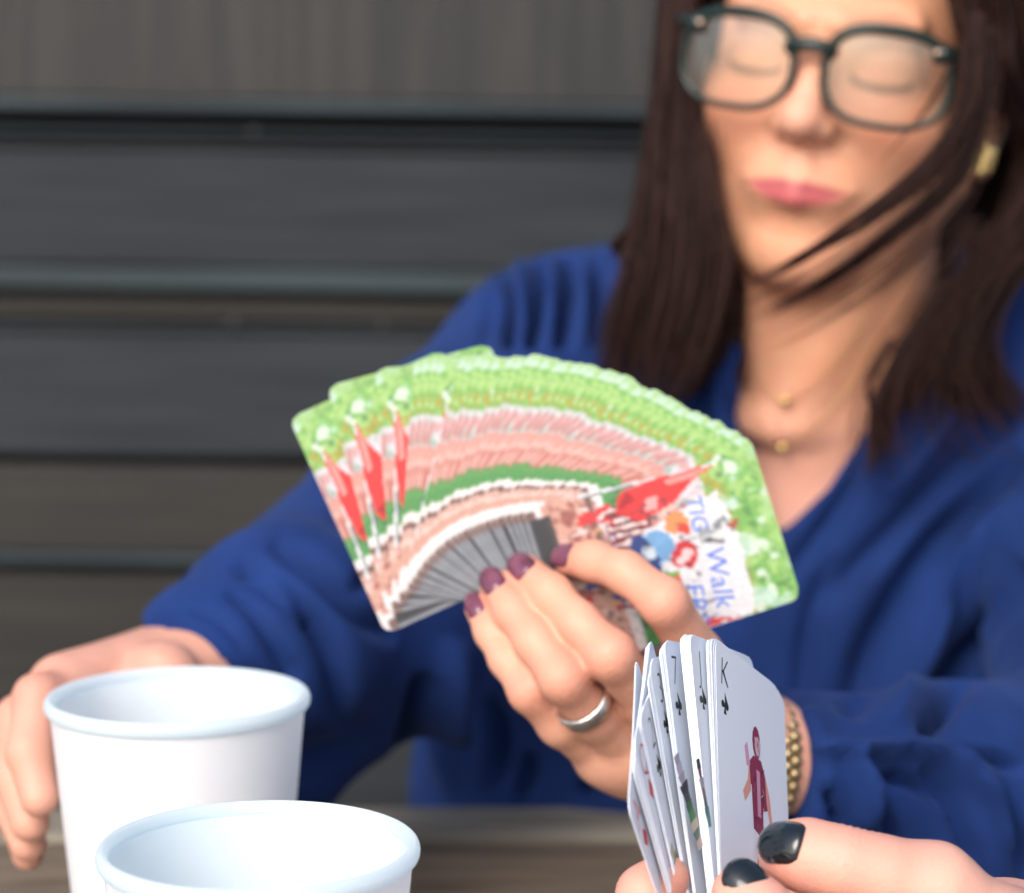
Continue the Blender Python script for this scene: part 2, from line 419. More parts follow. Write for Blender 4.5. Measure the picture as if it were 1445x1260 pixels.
def make_cup(px, py, d, width_px, label, seam=None):
    c = P(px, py, d); R = width_px / 2 * d / F; H = c[2] - TZ - 0.0005
    root = empty('drinking_cup', (c[0], c[1], TZ + 0.0005), label, 'cup', 'white cups on the table')
    rb = R - 0.0145
    Rw = R - 0.0020
    wall_p = [(0.0001, 0.004), (rb - 0.004, 0.004), (rb - 0.004, 0.0), (rb, 0.0), (rb + 0.0006, 0.002)]
    for t in np.linspace(0.05, 1, 14): wall_p.append((rb + 0.0006 + (Rw - rb - 0.0006) * t, H * t - 0.004 * t))
    V, Fc = lathe(wall_p); me = mesh('cup_wall', V, Fc); o = link('cup_wall', me, M_cup); o.parent = root
    ins = [(Rw - 0.0008, H - 0.0022)]
    for t in np.linspace(0.95, 0.05, 12): ins.append((rb + (Rw - 0.0014 - rb) * t - 0.0008, (H - 0.004) * t + 0.0001))
    ins.append((rb - 0.003, 0.0055)); ins.append((0.0001, 0.0055))
    V, Fc = lathe(ins); me = mesh('lining', V, Fc); o = link('lining', me, M_cup_in); o.parent = root
    rim = []
    for k in range(17):
        a = 2 * math.pi * k / 16
        rim.append((R - 0.0017 + 0.0018 * math.cos(a), H - 0.0027 + 0.0028 * math.sin(a)))
    V, Fc = lathe(rim); me = mesh('rim', V, Fc); o = link('rim', me, M_cup_in); o.parent = root
    if seam:
        for sa in seam:
            a = math.radians(sa); pts = []
            for t in np.linspace(0.02, 0.985, 12):
                r = rb + 0.0006 + (Rw - rb - 0.0006) * t + 0.00003; pts.append((r * math.cos(a), r * math.sin(a), (H - 0.004) * t))
            V, Fc = tube(pts, 0.00022, 6); o = link('seam', mesh('seam', V, Fc), M_seam); o.parent = root
    return root
make_cup(365, 1188, 0.660, 455, 'nearest white plastic cup with thick rolled rim and a thin seam at its left', seam=(207, 204))
make_cup(251, 978, 0.835, 372, 'white plastic cup standing behind the nearest cup, in front of her reaching hand')

# =================================================================== CARDS
CW, CH, CR, CT = 0.063, 0.088, 0.0042, 0.00028
def art(s, t):
    """printed card back; s across 0..1, t up 0..1; returns sRGB"""
    n = s.shape[0]
    def nz(fx, fy, seed):
        a = noise3(np.stack([s * fx, t * fy, np.full(n, 0.5)], 1), seed); b_ = noise3(np.stack([s * fx * 2.1 + 3, t * fy * 2.1, np.full(n, 0.5)], 1), seed + 50)
        return a * .65 + b_ * .35
    def sm(x, lo, hi): u = np.clip((x - lo) / (hi - lo), 0, 1); return u * u * (3 - 2 * u)
    def band(lo, hi, e=.008): return sm(t, lo - e, lo + e) * (1 - sm(t, hi - e, hi + e))
    C = np.zeros((n, 3)); C[:] = (0.87, 0.68, 0.62)
    def put(mask, c, a=1.0):
        m = np.clip(np.asarray(mask, float), 0, 1)[:, None] * a; C[:] = C * (1 - m) + np.array(c) * m
    wob = 0.02 * (nz(14, 2, 1) - .5)
    # ground
    put(sm(nz(26, 26, 2), .5, .7), (0.80, 0.58, 0.55), .7); put(sm(nz(22, 14, 3), .62, .76), (0.97, 0.90, 0.88), .6)
    # log rows and grass
    put(band(.325 + wob, .44 + wob), (0.36, 0.64, 0.36)); put(band(.325 + wob, .41 + wob) * sm(nz(34, 24, 4), .45, .65), (0.20, 0.47, 0.30), .85)
    put(band(.29 + wob, .335 + wob), (0.97, 0.95, 0.96)); put(band(.262 + wob, .29 + wob) * (s < .5), (0.50, 0.36, 0.34)); put(band(.235 + wob, .255 + wob) * (s < .4) * sm(nz(30, 10, 41), .5, .6), (0.62, 0.46, 0.44))
    # crowd and tents
    u = t - wob
    put(sm(u, .435, .45), (0.93, 0.80, 0.77))
    put(band(.43 + wob, .53 + wob, .02) * sm(nz(46, 7, 5), .30, .52), (0.80, 0.46, 0.42), .9)
    put(band(.52, .62, .03) * sm(nz(40, 8, 51), .45, .6), (0.86, 0.60, 0.56), .8)
    put(sm(u, .60, .64), (0.93, 0.89, 0.93)); put(sm(u, .61, .63) * sm(nz(44, 15, 6), .44, .60), (0.62, 0.76, 0.72), .85)
    put(band(.60, .72, .02) * sm(nz(44, 14, 7), .44, .58), (0.86, 0.56, 0.56), .8)
    # foliage
    fol = sm(t, .745, .76) if False else sm(t + .04 * (nz(16, 3, 8) - .5), .742, .756)
    put(fol, (0.52, 0.76, 0.40)); put(fol * sm(nz(20, 28, 9), .48, .62), (0.68, 0.85, 0.52)); put(fol * sm(nz(24, 30, 10), .56, .66), (0.40, 0.62, 0.36), .9)
    put(fol * (1 - sm(t, .81, .86)) * sm(nz(22, 26, 11), .36, .50), (0.70, 0.66, 0.30), .85)
    put(fol * sm(t, .77, .80) * sm(nz(14, 18, 12), .53, .64), (0.90, 0.97, 0.92), .92)
    put(fol * sm(t, .79, .82) * sm(nz(9, 12, 121), .55, .66), (0.78, 0.92, 0.86), .8)
    put(sm(t, .93, .975) * sm(nz(18, 20, 19), .35, .55), (0.66, 0.84, 0.50), .7)
    # bottom: white verge, brown kerb, dark grey road
    q = t - (.075 - s * .02)
    put((1 - sm(q, -.005, .01)) * (s < .62), (0.97, 0.95, 0.96))
    put((1 - sm(t, .045, .055)) * sm(s, .035, .045) * (s < .62), (0.50, 0.39, 0.38))
    road = sm(s, .085, .10) * (1 - sm(t, .10, .115)) * (s < .62)
    put(road, (0.21, 0.22, 0.25)); put(road * sm(nz(5, 34, 13), .56, .66), (0.54, 0.57, 0.61), .8); put(road * (1 - sm(t, .010, .016)), (0.72, 0.75, 0.80), .8)
    put(road * band(.085, .10), (0.30, 0.27, 0.28), .8)
    put(sm(s, .02, .022) * 0 + (s < .03) * (t < .10), (0.95, 0.94, 0.96), .85)
    s0, t0 = s, t; s = s + .055 * (nz(22, 28, 31) - .5); t = t + .045 * (nz(24, 30, 32) - .5)
    # right half scenery
    def poly(pts, c, a=1.0):
        ins = np.zeros(n, bool); k = len(pts)
        for i in range(k):
            x1, y1 = pts[i]; x2, y2 = pts[(i + 1) % k]
            cnd = ((y1 > t) != (y2 > t)); xi = (x2 - x1) * (t - y1) / (y2 - y1 + 1e-12) + x1
            ins ^= cnd & (s < xi)
        put(ins, c, a)
    put((s > .05) * (s < .62) * band(.11, .30, .01) * sm(nz(14, 30, 61), .44, .56), (0.62, 0.34, 0.32), .85); put((s > .12) * (s < .62) * band(.11, .30, .01) * sm(nz(20, 20, 62), .58, .66), (0.97, 0.93, 0.92), .9)
    def ell(cx, cy, rx, ry, c, a=1.0): put(((s - cx) / rx) ** 2 + ((t - cy) / ry) ** 2 < 1, c, a)
    poly([(.16, .32), (.46, .30), (.44, .46), (.30, .50), (.18, .48)], (0.55, 0.22, 0.26)); 
    for k in range(6): poly([(.17 + .05 * k, .32), (.19 + .05 * k, .32), (.22 + .045 * k, .48), (.20 + .045 * k, .48)], (0.95, 0.90, 0.90))
    put((t < .36) & (t > .14) & (s > .15) & (s < .75) & (nz(22, 12, 14) > .52), (0.88, 0.24, 0.26))
    put((t < .34) & (t > .16) & (s > .18) & (s < .7) & (nz(18, 14, 15) > .64), (0.34, 0.36, 0.72))
    put((t < .34) & (t > .16) & (s > .18) & (s < .7) & (nz(20, 12, 16) > .70), (0.93, 0.70, 0.42))
    poly([(.24, .80), (.62, .83), (1.0, .80), (1.0, .46), (.60, .42), (.34, .46)], (0.95, 0.95, 0.98))
    poly([(.40, .80), (.46, .70), (.52, .78), (.50, .83)], (0.55, 0.58, 0.62)); poly([(.44, .80), (.50, .69), (.54, .72), (.50, .81)], (0.92, 0.93, 0.94))
    poly([(.50, .66), (.56, .76), (.545, .775), (.485, .68)], (0.42, 0.45, 0.50)); poly([(.44, .845), (.47, .80), (.49, .82), (.46, .86)], (0.75, 0.25, 0.32))
    ell(.43, .68, .07, .06, (0.90, 0.91, 0.93)); ell(.46, .70, .03, .03, (0.60, 0.62, 0.64), .8)
    ell(.36, .60, .07, .05, (0.94, 0.62, 0.40)); ell(.41, .62, .035, .03, (0.88, 0.30, 0.24))
    ell(.55, .59, .08, .055, (0.84, 0.20, 0.24)); ell(.55, .60, .03, .02, (0.96, 0.85, 0.86)); ell(.58, .575, .02, .016, (0.96, 0.85, 0.86))
    ell(.46, .49, .10, .075, (0.48, 0.70, 0.90)); ell(.55, .44, .09, .05, (0.16, 0.27, 0.55)); ell(.44, .43, .07, .045, (0.14, 0.26, 0.56)); ell(.475, .455, .045, .035, (0.86, 0.92, 0.97))
    ell(.66, .50, .04, .05, (0.46, 0.72, 0.30)); ell(.70, .53, .05, .022, (0.90, 0.42, 0.34)); ell(.76, .46, .09, .045, (0.60, 0.78, 0.94)); ell(.86, .52, .08, .05, (0.62, 0.80, 0.94), .8)
    poly([(.95, .45), (1.0, .48), (.99, .74), (.955, .62)], (0.90, 0.26, 0.28)); poly([(.82, .42), (.9, .43), (.97, .56), (.93, .58)], (0.86, 0.30, 0.40))
    # pennant on its pole
    s = s0 + .012 * (nz(22, 28, 33) - .5); t = t0
    poly([(.03, .24), (.05, .24), (.105, .80), (.095, .80)], (0.90, 0.92, 0.94)); poly([(.05, .24), (.058, .24), (.108, .78), (.104, .80)], (0.35, 0.42, 0.45))
    poly([(.10, .835), (.15, .72), (.24, .62), (.29, .46), (.20, .37), (.10, .40), (.075, .56)], (0.91, 0.22, 0.24))
    poly([(.10, .82), (.135, .73), (.14, .62), (.10, .60)], (0.96, 0.62, 0.60)); poly([(.17, .56), (.25, .54), (.24, .49), (.17, .51)], (0.97, 0.70, 0.70)); poly([(.10, .44), (.20, .37), (.16, .47)], (0.70, 0.12, 0.18))
    put((s > .2) * (s < .95) * band(.2, .66, .02) * sm(nz(34, 40, 18), .62, .70), (0.24, 0.26, 0.36), .55)
    C *= (0.88 + .22 * nz(50, 64, 17))[:, None]
    return np.clip(C, 0, 1)

def bend_z(x, y): return -0.35 * x * x + 0.12 * y * y
def card_mesh(name, nx, ny, artfn, mf):
    ys = np.concatenate([np.linspace(-CH / 2, -CH / 2 + CR, 5)[:-1], np.linspace(-CH / 2 + CR, CH / 2 - CR, ny), np.linspace(CH / 2 - CR, CH / 2, 5)[1:]])
    V = []; 
    for yy in ys:
        dd = min(yy + CH / 2, CH / 2 - yy); ins = 0 if dd >= CR else CR - math.sqrt(max(CR * CR - (CR - dd) ** 2, 0))
        for k in range(nx + 1):
            x = (-1 + 2 * k / nx) * (CW / 2 - ins); V.append((x, yy, bend_z(x, yy)))
    V = np.array(V); m = len(V); ny_ = len(ys); W_ = nx + 1
    back = V.copy(); back[:, 2] -= CT
    Fc = []; mi = []
    for j in range(ny_ - 1):
        for k in range(nx):
            a = j * W_ + k; Fc.append((a, a + 1, a + 1 + W_, a + W_)); mi.append(0)
    for j in range(ny_ - 1):
        for k in range(nx):
            a = m + j * W_ + k; Fc.append((a, a + W_, a + 1 + W_, a + 1)); mi.append(1)
    bd = [k for k in range(W_)] + [j * W_ + nx for j in range(1, ny_)] + [(ny_ - 1) * W_ + k for k in range(nx - 1, -1, -1)] + [j * W_ for j in range(ny_ - 2, 0, -1)]
    nb_ = len(bd); e0 = 2 * m; e1 = 2 * m + nb_       # the edge strip has its own vertices so that the faces shade flat
    for i in range(nb_):
        j = (i + 1) % nb_; Fc.append((e0 + i, e1 + i, e1 + j, e0 + j)); mi.append(1)
    allV = np.vstack([V, back, V[bd], back[bd]])
    me = bpy.data.meshes.new(name); me.from_pydata([tuple(v) for v in allV], [], Fc)
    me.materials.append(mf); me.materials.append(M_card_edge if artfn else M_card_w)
    me.polygons.foreach_set('material_index', mi)
    me.polygons.foreach_set('use_smooth', [True if i < 2 * (ny_ - 1) * nx else False for i in range(len(Fc))])
    if artfn:
        c = artfn(allV[:, 0] / CW + .5, allV[:, 1] / CH + .5)
        c = np.where(c <= 0.04045, c / 12.92, ((c + 0.055) / 1.055) ** 2.4) * 0.63
        set_col(me, c)
    me.update(); return me

def mat4(ex, ey, ez, loc):
    M = Matrix.Identity(4)
    for i in range(3):
        M[i][0] = ex[i]; M[i][1] = ey[i]; M[i][2] = ez[i]; M[i][3] = loc[i]
    return M

def text_mesh(txt, size, shear=0.0, extr=0.0):
    cu = bpy.data.curves.new('lettering', 'FONT'); cu.body = txt; cu.size = size; cu.shear = shear; cu.resolution_u = 3; cu.offset = extr
    cu.align_x = 'CENTER'; cu.align_y = 'CENTER'
    o = bpy.data.objects.new('tmp_text', cu); COL.objects.link(o)
    dg = bpy.context.evaluated_depsgraph_get(); me = bpy.data.meshes.new_from_object(o.evaluated_get(dg))
    bpy.data.objects.remove(o); return me

def place_print(name, me, m, parent, x, y, rot=0.0, sx=1.0, sy=1.0, lift=0.00006):
    """flat print laid on the card's bent face"""
    for v in me.vertices:
        a, b2 = v.co.x * sx, v.co.y * sy
        X = x + a * math.cos(rot) - b2 * math.sin(rot); Y = y + a * math.sin(rot) + b2 * math.cos(rot)
        v.co = (X, Y, bend_z(X, Y) + lift)
    me.materials.clear(); me.materials.append(m)
    o = bpy.data.objects.new(name, me); COL.objects.link(o); o.parent = parent
    return o

# ---- the fan of printed cards in the woman's hand
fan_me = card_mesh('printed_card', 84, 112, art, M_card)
PIV = (722.0, 891.0); DF = 0.843; PXM = F / DF        # pixels per metre at the fan
keys_th = [136.2, 126.9, 117.4, 110.2, 108.4, 106.6, 104.8]
rest = list(np.linspace(100.6, 40.0, 31)); keys_th += rest
def r_of(th):
    return float(np.interp(th, [38, 45, 53, 62, 80, 96, 100.6, 103, 110, 117.4, 126.9, 136.2], [436, 419, 404, 399, 396, 395, 398, 402, 411, 418, 433, 435]))
NF = len(keys_th)
ORD = ['first', 'second', 'third', 'fourth', 'fifth', 'sixth', 'seventh', 'eighth', 'ninth', 'tenth', 'eleventh', 'twelfth', 'thirteenth', 'fourteenth', 'fifteenth', 'sixteenth', 'seventeenth', 'eighteenth', 'nineteenth', 'twentieth']
fan_cards = []
for i, th in enumerate(keys_th):
    jr = 0 if i in (0, 1, 2, NF - 1) else random.uniform(-3.5, 3.5); ja = 0 if i < 3 or i == NF - 1 else random.uniform(-.75, .75)
    r = r_of(th) + jr; a = math.sqrt(r * r - 163.0 ** 2) - 167.0
    ph = math.radians(th + ja) - math.atan2(163.0, a + 167.0)
    u = np.array([math.cos(ph), math.sin(ph)]); v = np.array([math.sin(ph), -math.cos(ph)])
    c = u * a - v * 44.0      # centre relative to pivot, pixels, y up
    ctr = P(PIV[0] + c[0], PIV[1] - c[1], DF) - FW * (CT + 0.00006) * i
    ex = RT * v[0] + UP * v[1]; ey = RT * u[0] + UP * u[1]; ez = -FW
    o = bpy.data.objects.new('playing_card', fan_me); COL.objects.link(o); o.matrix_world = mat4(ex, ey, ez, ctr)
    if i == 0: lab = 'leftmost card of the big printed fan, red pennant near its left edge, behind the rest'
    elif i == NF - 1: lab = 'rightmost and frontmost card of the printed fan, whole picture with blue lettered banner showing'
    elif i < 20: lab = 'picture backed card in the big green edged fan, %s from the left' % ORD[i]
    else: lab = 'picture backed card in the big green edged fan, %s from the right' % ORD[NF - 1 - i]
    tag(o, lab, 'playing card', 'picture backed cards fanned out in the woman\'s hand')
    fan_cards.append(o)
front = fan_cards[-1]
for txt, s, t, size, rot in (('TIG', .34, .69, .0086, -.05), ('Walk', .73, .70, .0106, -.10), ('ERS', .84, .575, .0100, -.12)):
    place_print('lettering', text_mesh(txt, size, 0.15), M_ink['blue'], front, (s - .5) * CW, (t - .5) * CH, rot)

# ---- the deck of white faced cards held in front
def card_frame(yaw, spin, tilt=-10.0):
    """card axes (right, down) in the world: spun in its plane, tilted, then turned about the vertical"""
    a_, b_, c_ = math.radians(yaw), math.radians(tilt), math.radians(spin)
    Ry = np.array([[math.cos(a_), 0, -math.sin(a_)], [0, 1, 0], [math.sin(a_), 0, math.cos(a_)]])
    Rx = np.array([[1, 0, 0], [0, math.cos(b_), -math.sin(b_)], [0, math.sin(b_), math.cos(b_)]])
    Rz = np.array([[math.cos(c_), -math.sin(c_), 0], [math.sin(c_), math.cos(c_), 0], [0, 0, 1]])
    M_ = Ry @ Rx @ Rz; w_ = lambda v: RT * v[0] - UP * v[1] + FW * v[2]
    return w_(M_[:, 0]), w_(M_[:, 1])
DPIV = 0.695
deck_me = card_mesh('white_card', 8, 12, None, M_card_w)
def suit_mesh(kind, h):
    if kind == 'diamond': pts = [(0, .5), (.36, 0), (0, -.5), (-.36, 0)]
    else:
        pts = [(0, .5)]
        for k in range(9): a = math.radians(60 - k * 30); pts.append((.22 + .20 * math.cos(a), -.10 + .18 * math.sin(a)))
        pts += [(.05, -.2), (.16, -.5), (-.16, -.5), (-.05, -.2)]
        for k in range(9): a = math.radians(-120 - 0 - k * 30); pts.append((-.22 + .20 * math.cos(a), -.10 + .18 * math.sin(a)))
    return mesh('suit', [(x * h, y * h, 0) for x, y in pts], [tuple(range(len(pts)))])
anchors = [(-37, 77, 887, 1139, 'A', 'diamond', 4), (-25, 77, 895, 1052, 'Q', 'diamond', 3), (-12, 75, 905, 1002, '2', 'spade', 4), (0, 73, 917, 931, '3', 'spade', 4),
           (8, 70, 937, 902, '7', 'spade', 7), (12, 68, 973, 893, 'J', 'spade', 6), (23, 66, 1010, 900, 'K', 'spade', 0)]
keyc = []
for k, (sp_, yw, x_, y_, rk, st, nb) in enumerate(anchors):
    keyc.append((sp_, yw, x_, y_, rk, st))
    for j in range(nb):
        f = 1 - .42 * (nb - j) / (nb + 1); n2 = anchors[k + 1]
        keyc.append((sp_ + (n2[0] - sp_) * f, yw + (n2[1] - yw) * f, x_ + (n2[2] - x_) * f + random.uniform(-.6, .6), y_ + (n2[3] - y_) * f + random.uniform(-1.5, 1.5) - (0 if k < 4 else 2), None, None))
deck = []; LAST = keyc[-1]
for i, (sp_, yw, px, py, rank, suit) in enumerate(keyc):
    ex, dn = card_frame(yw, sp_)
    off = ex * 0.030 + dn * 0.075
    d = DPIV - off @ FW
    TL = P(px, py, d)
    ctr = TL + ex * CW / 2 + dn * CH / 2
    ez = np.cross(ex, -dn)
    o = bpy.data.objects.new('playing_card', deck_me); COL.objects.link(o); o.matrix_world = mat4(ex, -dn, ez, ctr)
    if rank: lab = {'A': 'white card at the far left of the near fan with the red ace of diamonds', 'Q': 'white card in the near fan showing the red queen of diamonds', '2': 'white card in the near fan showing the two of spades',
                    '3': 'white card in the near fan showing the three of spades', '7': 'white card in the near fan showing the seven of spades', 'J': 'white card in the near fan showing the jack of spades',
                    'K': 'front white card of the near fan, king of spades with a maroon shirted player'}[rank]
    elif i < 14: lab = 'white card edge in the near fan, %s from its left end' % ORD[i]
    else: lab = 'white card edge in the near fan, %s from its right end' % ORD[len(keyc) - 1 - i]
    tag(o, lab, 'playing card', 'white faced cards held in the near hands')
    deck.append(o)
    if rank:
        ink = M_ink['red'] if suit == 'diamond' else M_ink['black']
        tm = text_mesh(rank, 0.0135, 0.1, -0.00028)
        place_print('rank_print', tm, ink, o, -CW / 2 + 0.0068, CH / 2 - 0.0095, 0, 0.85, 1.0)
        place_print('suit_print', suit_mesh(suit, 0.0072), ink, o, -CW / 2 + 0.0068, CH / 2 - 0.0190, 0, 1.0, 1.0)
def local_on(o, px, py):
    M = o.matrix_world; n = np.array([M[i][2] for i in range(3)]); c = np.array([M[i][3] for i in range(3)])
    dr = P(px, py, 1.0) - CAM; t = ((c - CAM) @ n) / (dr @ n); q = CAM + dr * t - c
    return q @ np.array([M[i][0] for i in range(3)]), q @ np.array([M[i][1] for i in range(3)])
def figure(o, polys, name='figure_print', origin=(0, 0), sc=1.0):
    """flat printed figure, polys = [(points mm, colour)]"""
    V = []; Fc = []; Cc = []
    for k, (pts, c) in enumerate(polys):
        b0 = len(V)
        # fan triangulated round the centroid so that it follows the bend
        cx = sum(p[0] for p in pts) / len(pts); cy = sum(p[1] for p in pts) / len(pts)
        for (x, y) in [(cx, cy)] + list(pts):
            X = origin[0] + x * sc * .001 * (.78 if name == 'figure_print' and len(polys) > 10 else 1); Y = origin[1] + y * sc * .001
            V.append((X, Y, bend_z(X, Y) + 0.00006 + 0.00001 * k)); Cc.append(srgb(*c))
        n = len(pts)
        for j in range(n): Fc.append((b0, b0 + 1 + j, b0 + 1 + (j + 1) % n))
    me = mesh(name, V, Fc, np.array(Cc)); me.materials.append(M_print)
    ob = bpy.data.objects.new(name, me); COL.objects.link(ob); ob.parent = o; return ob
mar, wht, skn, gry, blk = (0.55, 0.16, 0.30), (0.90, 0.90, 0.94), (0.88, 0.62, 0.55), (0.62, 0.60, 0.66), (0.15, 0.15, 0.2)
el = lambda cx, cy, rx, ry, n=12: [(cx + rx * math.cos(2 * math.pi * k / n), cy + ry * math.sin(2 * math.pi * k / n)) for k in range(n)]
figure(deck[-1], [(el(0, 18, 4.6, 5.4), mar), (el(1, 17, 3.0, 3.2), (0.86, 0.70, 0.76)), ([(-9, 10), (-4, 13), (5, 13), (9, 9), (11, -2), (7, -3), (6, 5), (5, -13), (-6, -11), (-7, 4), (-10, 3)], mar),
                  ([(-9, 10), (-11, 4), (-17, -1), (-15, -4), (-8, 1)], skn), ([(9, 9), (14, 3), (17, -8), (15, -9), (10, 0)], skn), ([(-1, 9), (3, 9), (3, -6), (-1, -6)], (0.82, 0.60, 0.70)),
                  ([(-14, 14), (-11, 16), (-8, 9), (-12, 8)], (0.85, 0.62, 0.72)), ([(-6, -11), (5, -13), (7, -31), (4, -31), (1, -16), (-5, -32), (-8, -31)], wht), ([(-5, -30), (-9, -31), (-9, -34), (-3, -34)], (0.35, 0.40, 0.42)),
                  ([(-6, -26), (-4, -26), (2, -14), (0, -13)], gry), ([(5, -28), (7, -28), (14, -6), (12.5, -6)], skn)], origin=(0.002, 0.002))
rs = random.Random(3); dets = []
for k in range(34):
    x0 = rs.uniform(-6, 6); y0 = rs.uniform(-12, 20) if k < 24 else rs.uniform(-30, -12); a_ = rs.uniform(0, 3.1); l_ = rs.uniform(1.0, 3.0)
    dx, dy = l_ * math.cos(a_), l_ * math.sin(a_); c_ = rs.choice([(0.30, 0.08, 0.16), (0.86, 0.72, 0.80), (0.72, 0.36, 0.48), (0.93, 0.90, 0.94)]) if k < 24 else rs.choice([gry, (0.78, 0.76, 0.82), (0.4, 0.42, 0.45)])
    dets.append(([(x0 - dx, y0 - dy), (x0 - dy * .14, y0 + dx * .14), (x0 + dx, y0 + dy), (x0 + dy * .14, y0 - dx * .14)], c_))
for k, d_ in enumerate(dets): dets[k] = ([(x, y) for x, y in d_[0]], d_[1])
fg = figure(deck[-1], dets, origin=(0.002, 0.002)); 
for v in fg.data.vertices: v.co.z += 0.00016
figure(deck[-1], [([(-13, 3.6), (-11, 3.6), (-11, 1.0), (13, 2.2), (13, -2.2), (-11, -1.4), (-11, -4), (-13, -4)][::1], (0.86, 0.36, 0.36))], name='emblem_print', origin=(-0.007, -0.0235), sc=0.62)
def strip_figure(ci, px0, py0, px1, py1, wmm, cols):
    o = deck[ci]; x0, y0 = local_on(o, px0, py0); x1, y1 = local_on(o, px1, py1); polys = []
    n = len(cols); dx, dy = (x1 - x0) * 1000, (y1 - y0) * 1000; L = math.hypot(dx, dy); nx_, ny2 = -dy / L, dx / L
    for k, c in enumerate(cols):
        a, b2 = k / n, (k + 1) / n; wa = wmm * (.75 + .5 * random.random()); wb = wmm * (.6 + .5 * random.random())
        polys.append(([(x0 * 1000 + dx * a + nx_ * wa, y0 * 1000 + dy * a + ny2 * wa), (x0 * 1000 + dx * b2 + nx_ * wb, y0 * 1000 + dy * b2 + ny2 * wb), (x0 * 1000 + dx * b2 - nx_ * wb, y0 * 1000 + dy * b2 - ny2 * wb), (x0 * 1000 + dx * a - nx_ * wa, y0 * 1000 + dy * a - ny2 * wa)], c))
    figure(o, polys)
IX = {k[4]: i for i, k in enumerate(keyc) if k[4]}
strip_figure(IX['7'] + 1, 957, 1064, 990, 1196, 3.2, [gry, (0.7, 0.68, 0.74), gry, blk, (0.2, 0.25, 0.3), (0.18, 0.4, 0.25), (0.25, 0.5, 0.3), (0.75, 0.7, 0.6), (0.2, 0.35, 0.3), (0.75, 0.62, 0.55)])
strip_figure(IX['J'], 986, 1070, 1003, 1166, 1.6, [blk, (0.5, 0.3, 0.35), gry, (0.5, 0.4, 0.42), (0.3, 0.35, 0.36), (0.2, 0.45, 0.42), (0.2, 0.5, 0.5)])
strip_figure(IX['2'] - 2, 948, 1195, 972, 1258, 2.4, [(0.7, 0.72, 0.6), (0.5, 0.58, 0.35), (0.4, 0.5, 0.3), (0.5, 0.52, 0.4), (0.3, 0.4, 0.3)])

# =================================================================== WOMAN
woman = empty('person', tuple(P(1080, 1100, 1.24) * np.array([1, 1, 0]) + np.array([0, 0, 0.45])), 'woman with long dark hair, green glasses and blue blouse, fanning out picture cards', 'person')
WP = Matrix.Translation(woman.location).inverted()
def wpart(name, me, m):
    o = link(name, me, m); o.parent = woman; o.matrix_parent_inverse = WP; return o

# head frame (millimetres): x toward image right, y out of the face, z up
psi, the, rho = math.radians(18), math.radians(9), math.radians(11)
r_, u_ = RT * math.cos(rho) - UP * math.sin(rho), UP * math.cos(rho) + RT * math.sin(rho)
f_ = -FW
EY = f_ * math.cos(psi) - r_ * math.sin(psi); EX = r_ * math.cos(psi) + f_ * math.sin(psi)
EZ = u_ * math.cos(the) + EY * math.sin(the); EY = EY * math.cos(the) - u_ * math.sin(the)
HR = np.stack([EX, EY, EZ])         # rows: local axes in world
NAS = P(1142, 99, 1.068)             # midpoint between the lenses
NLOC = np.array([0, 100, -5.0])
HO = NAS - (NLOC / 1000) @ HR
def h2w(p): return HO + (np.asarray(p, float) / 1000) @ HR
def w2h(p): return ((np.asarray(p, float) - HO) @ HR.T) * 1000

NK0 = w2h(P(1180, 300, 1.17)); NK1 = w2h(P(1165, 560, 1.205))
fh = Field((-112, -150, -290), (150, 125, 135), 1.6); fh.v[:] = 1000
fh.ell((0, -8, 38), (74, 92, 84), 0)
fh.ell((0, 22, -20), (61, 66, 82), 18)
fh.ell((0, 42, -70), (42, 37, 33), 22)
fh.ell((0, 62, -94), (20, 15, 14), 14)
for sx in (-1, 1):
    fh.cap((sx * 60, -2, -48), (sx * 12, 62, -93), 10, 11, 16)      # jaw line
    fh.ell((sx * 37, 55, -26), (24, 22, 22), 16)                    # cheek
    fh.cap((sx * 8, 86, 18), (sx * 40, 74, 20), 7, 7, 10)           # brow
    fh.ell((sx * 31, 92, -1), (16, 13, 11), 9, 's')                 # socket
    fh.ell((sx * 31, 67.5, -2), (16.5, 14.0, 12.5), 6)                # closed lid dome
    fh.cap((sx * 20, 84, -6), (sx * 31, 86, -9), .5, .6, 1.2, 's'); fh.cap((sx * 31, 86, -9), (sx * 42, 79, -6), .6, .5, 1.2, 's')   # closed lid line
    fh.ell((sx * 73, -12, -12), (7, 15, 27), 3)                     # ear
    fh.ell((sx * 77, -8, -8), (4, 8, 15), 2, 's')
    fh.ell((sx * 73, -4, -36), (6, 8, 9), 2)
fh.cap((0, 83, 8), (0, 99, -26), 7.0, 9.0, 7)
fh.ell((0, 102, -29), (9.0, 9.5, 8.5), 6)
for sx in (-1, 1):
    fh.ell((sx * 10.0, 91, -32), (6.3, 9, 6.0), 7)
    fh.ell((sx * 6.8, 98, -40.5), (3.2, 5.0, 3.0), 2, 's')
    fh.cap((sx * 15, 91, -33), (sx * 20, 84, -37), 1.0, 1.0, 5, 's')
    fh.cap((sx * 19, 89, -40), (sx * 29, 80, -55), .6, .6, 6, 's')  # nasolabial fold
    fh.cap((sx * 3, 90, -44), (sx * 3, 89, -52), 1.2, 1.4, 4)
fh.ell((0, 73.5, -58), (28, 19, 19), 10)                              # muzzle
for sx in (-1, 1):
    fh.cap((sx * 4, 91.8, -57.5), (sx * 26, 82.5, -59.5), 2.0, 1.0, 5)
    fh.cap((0, 90.3, -65.0), (sx * 20, 84.5, -62.8), 3.0, 1.6, 6)
    fh.cap((0, 97.5, -61.3), (sx * 27.5, 84.5, -60.3), 0.9, 0.9, 1.4, 's')
fh.ell((0, 88, -77), (14, 4, 4), 6, 's')
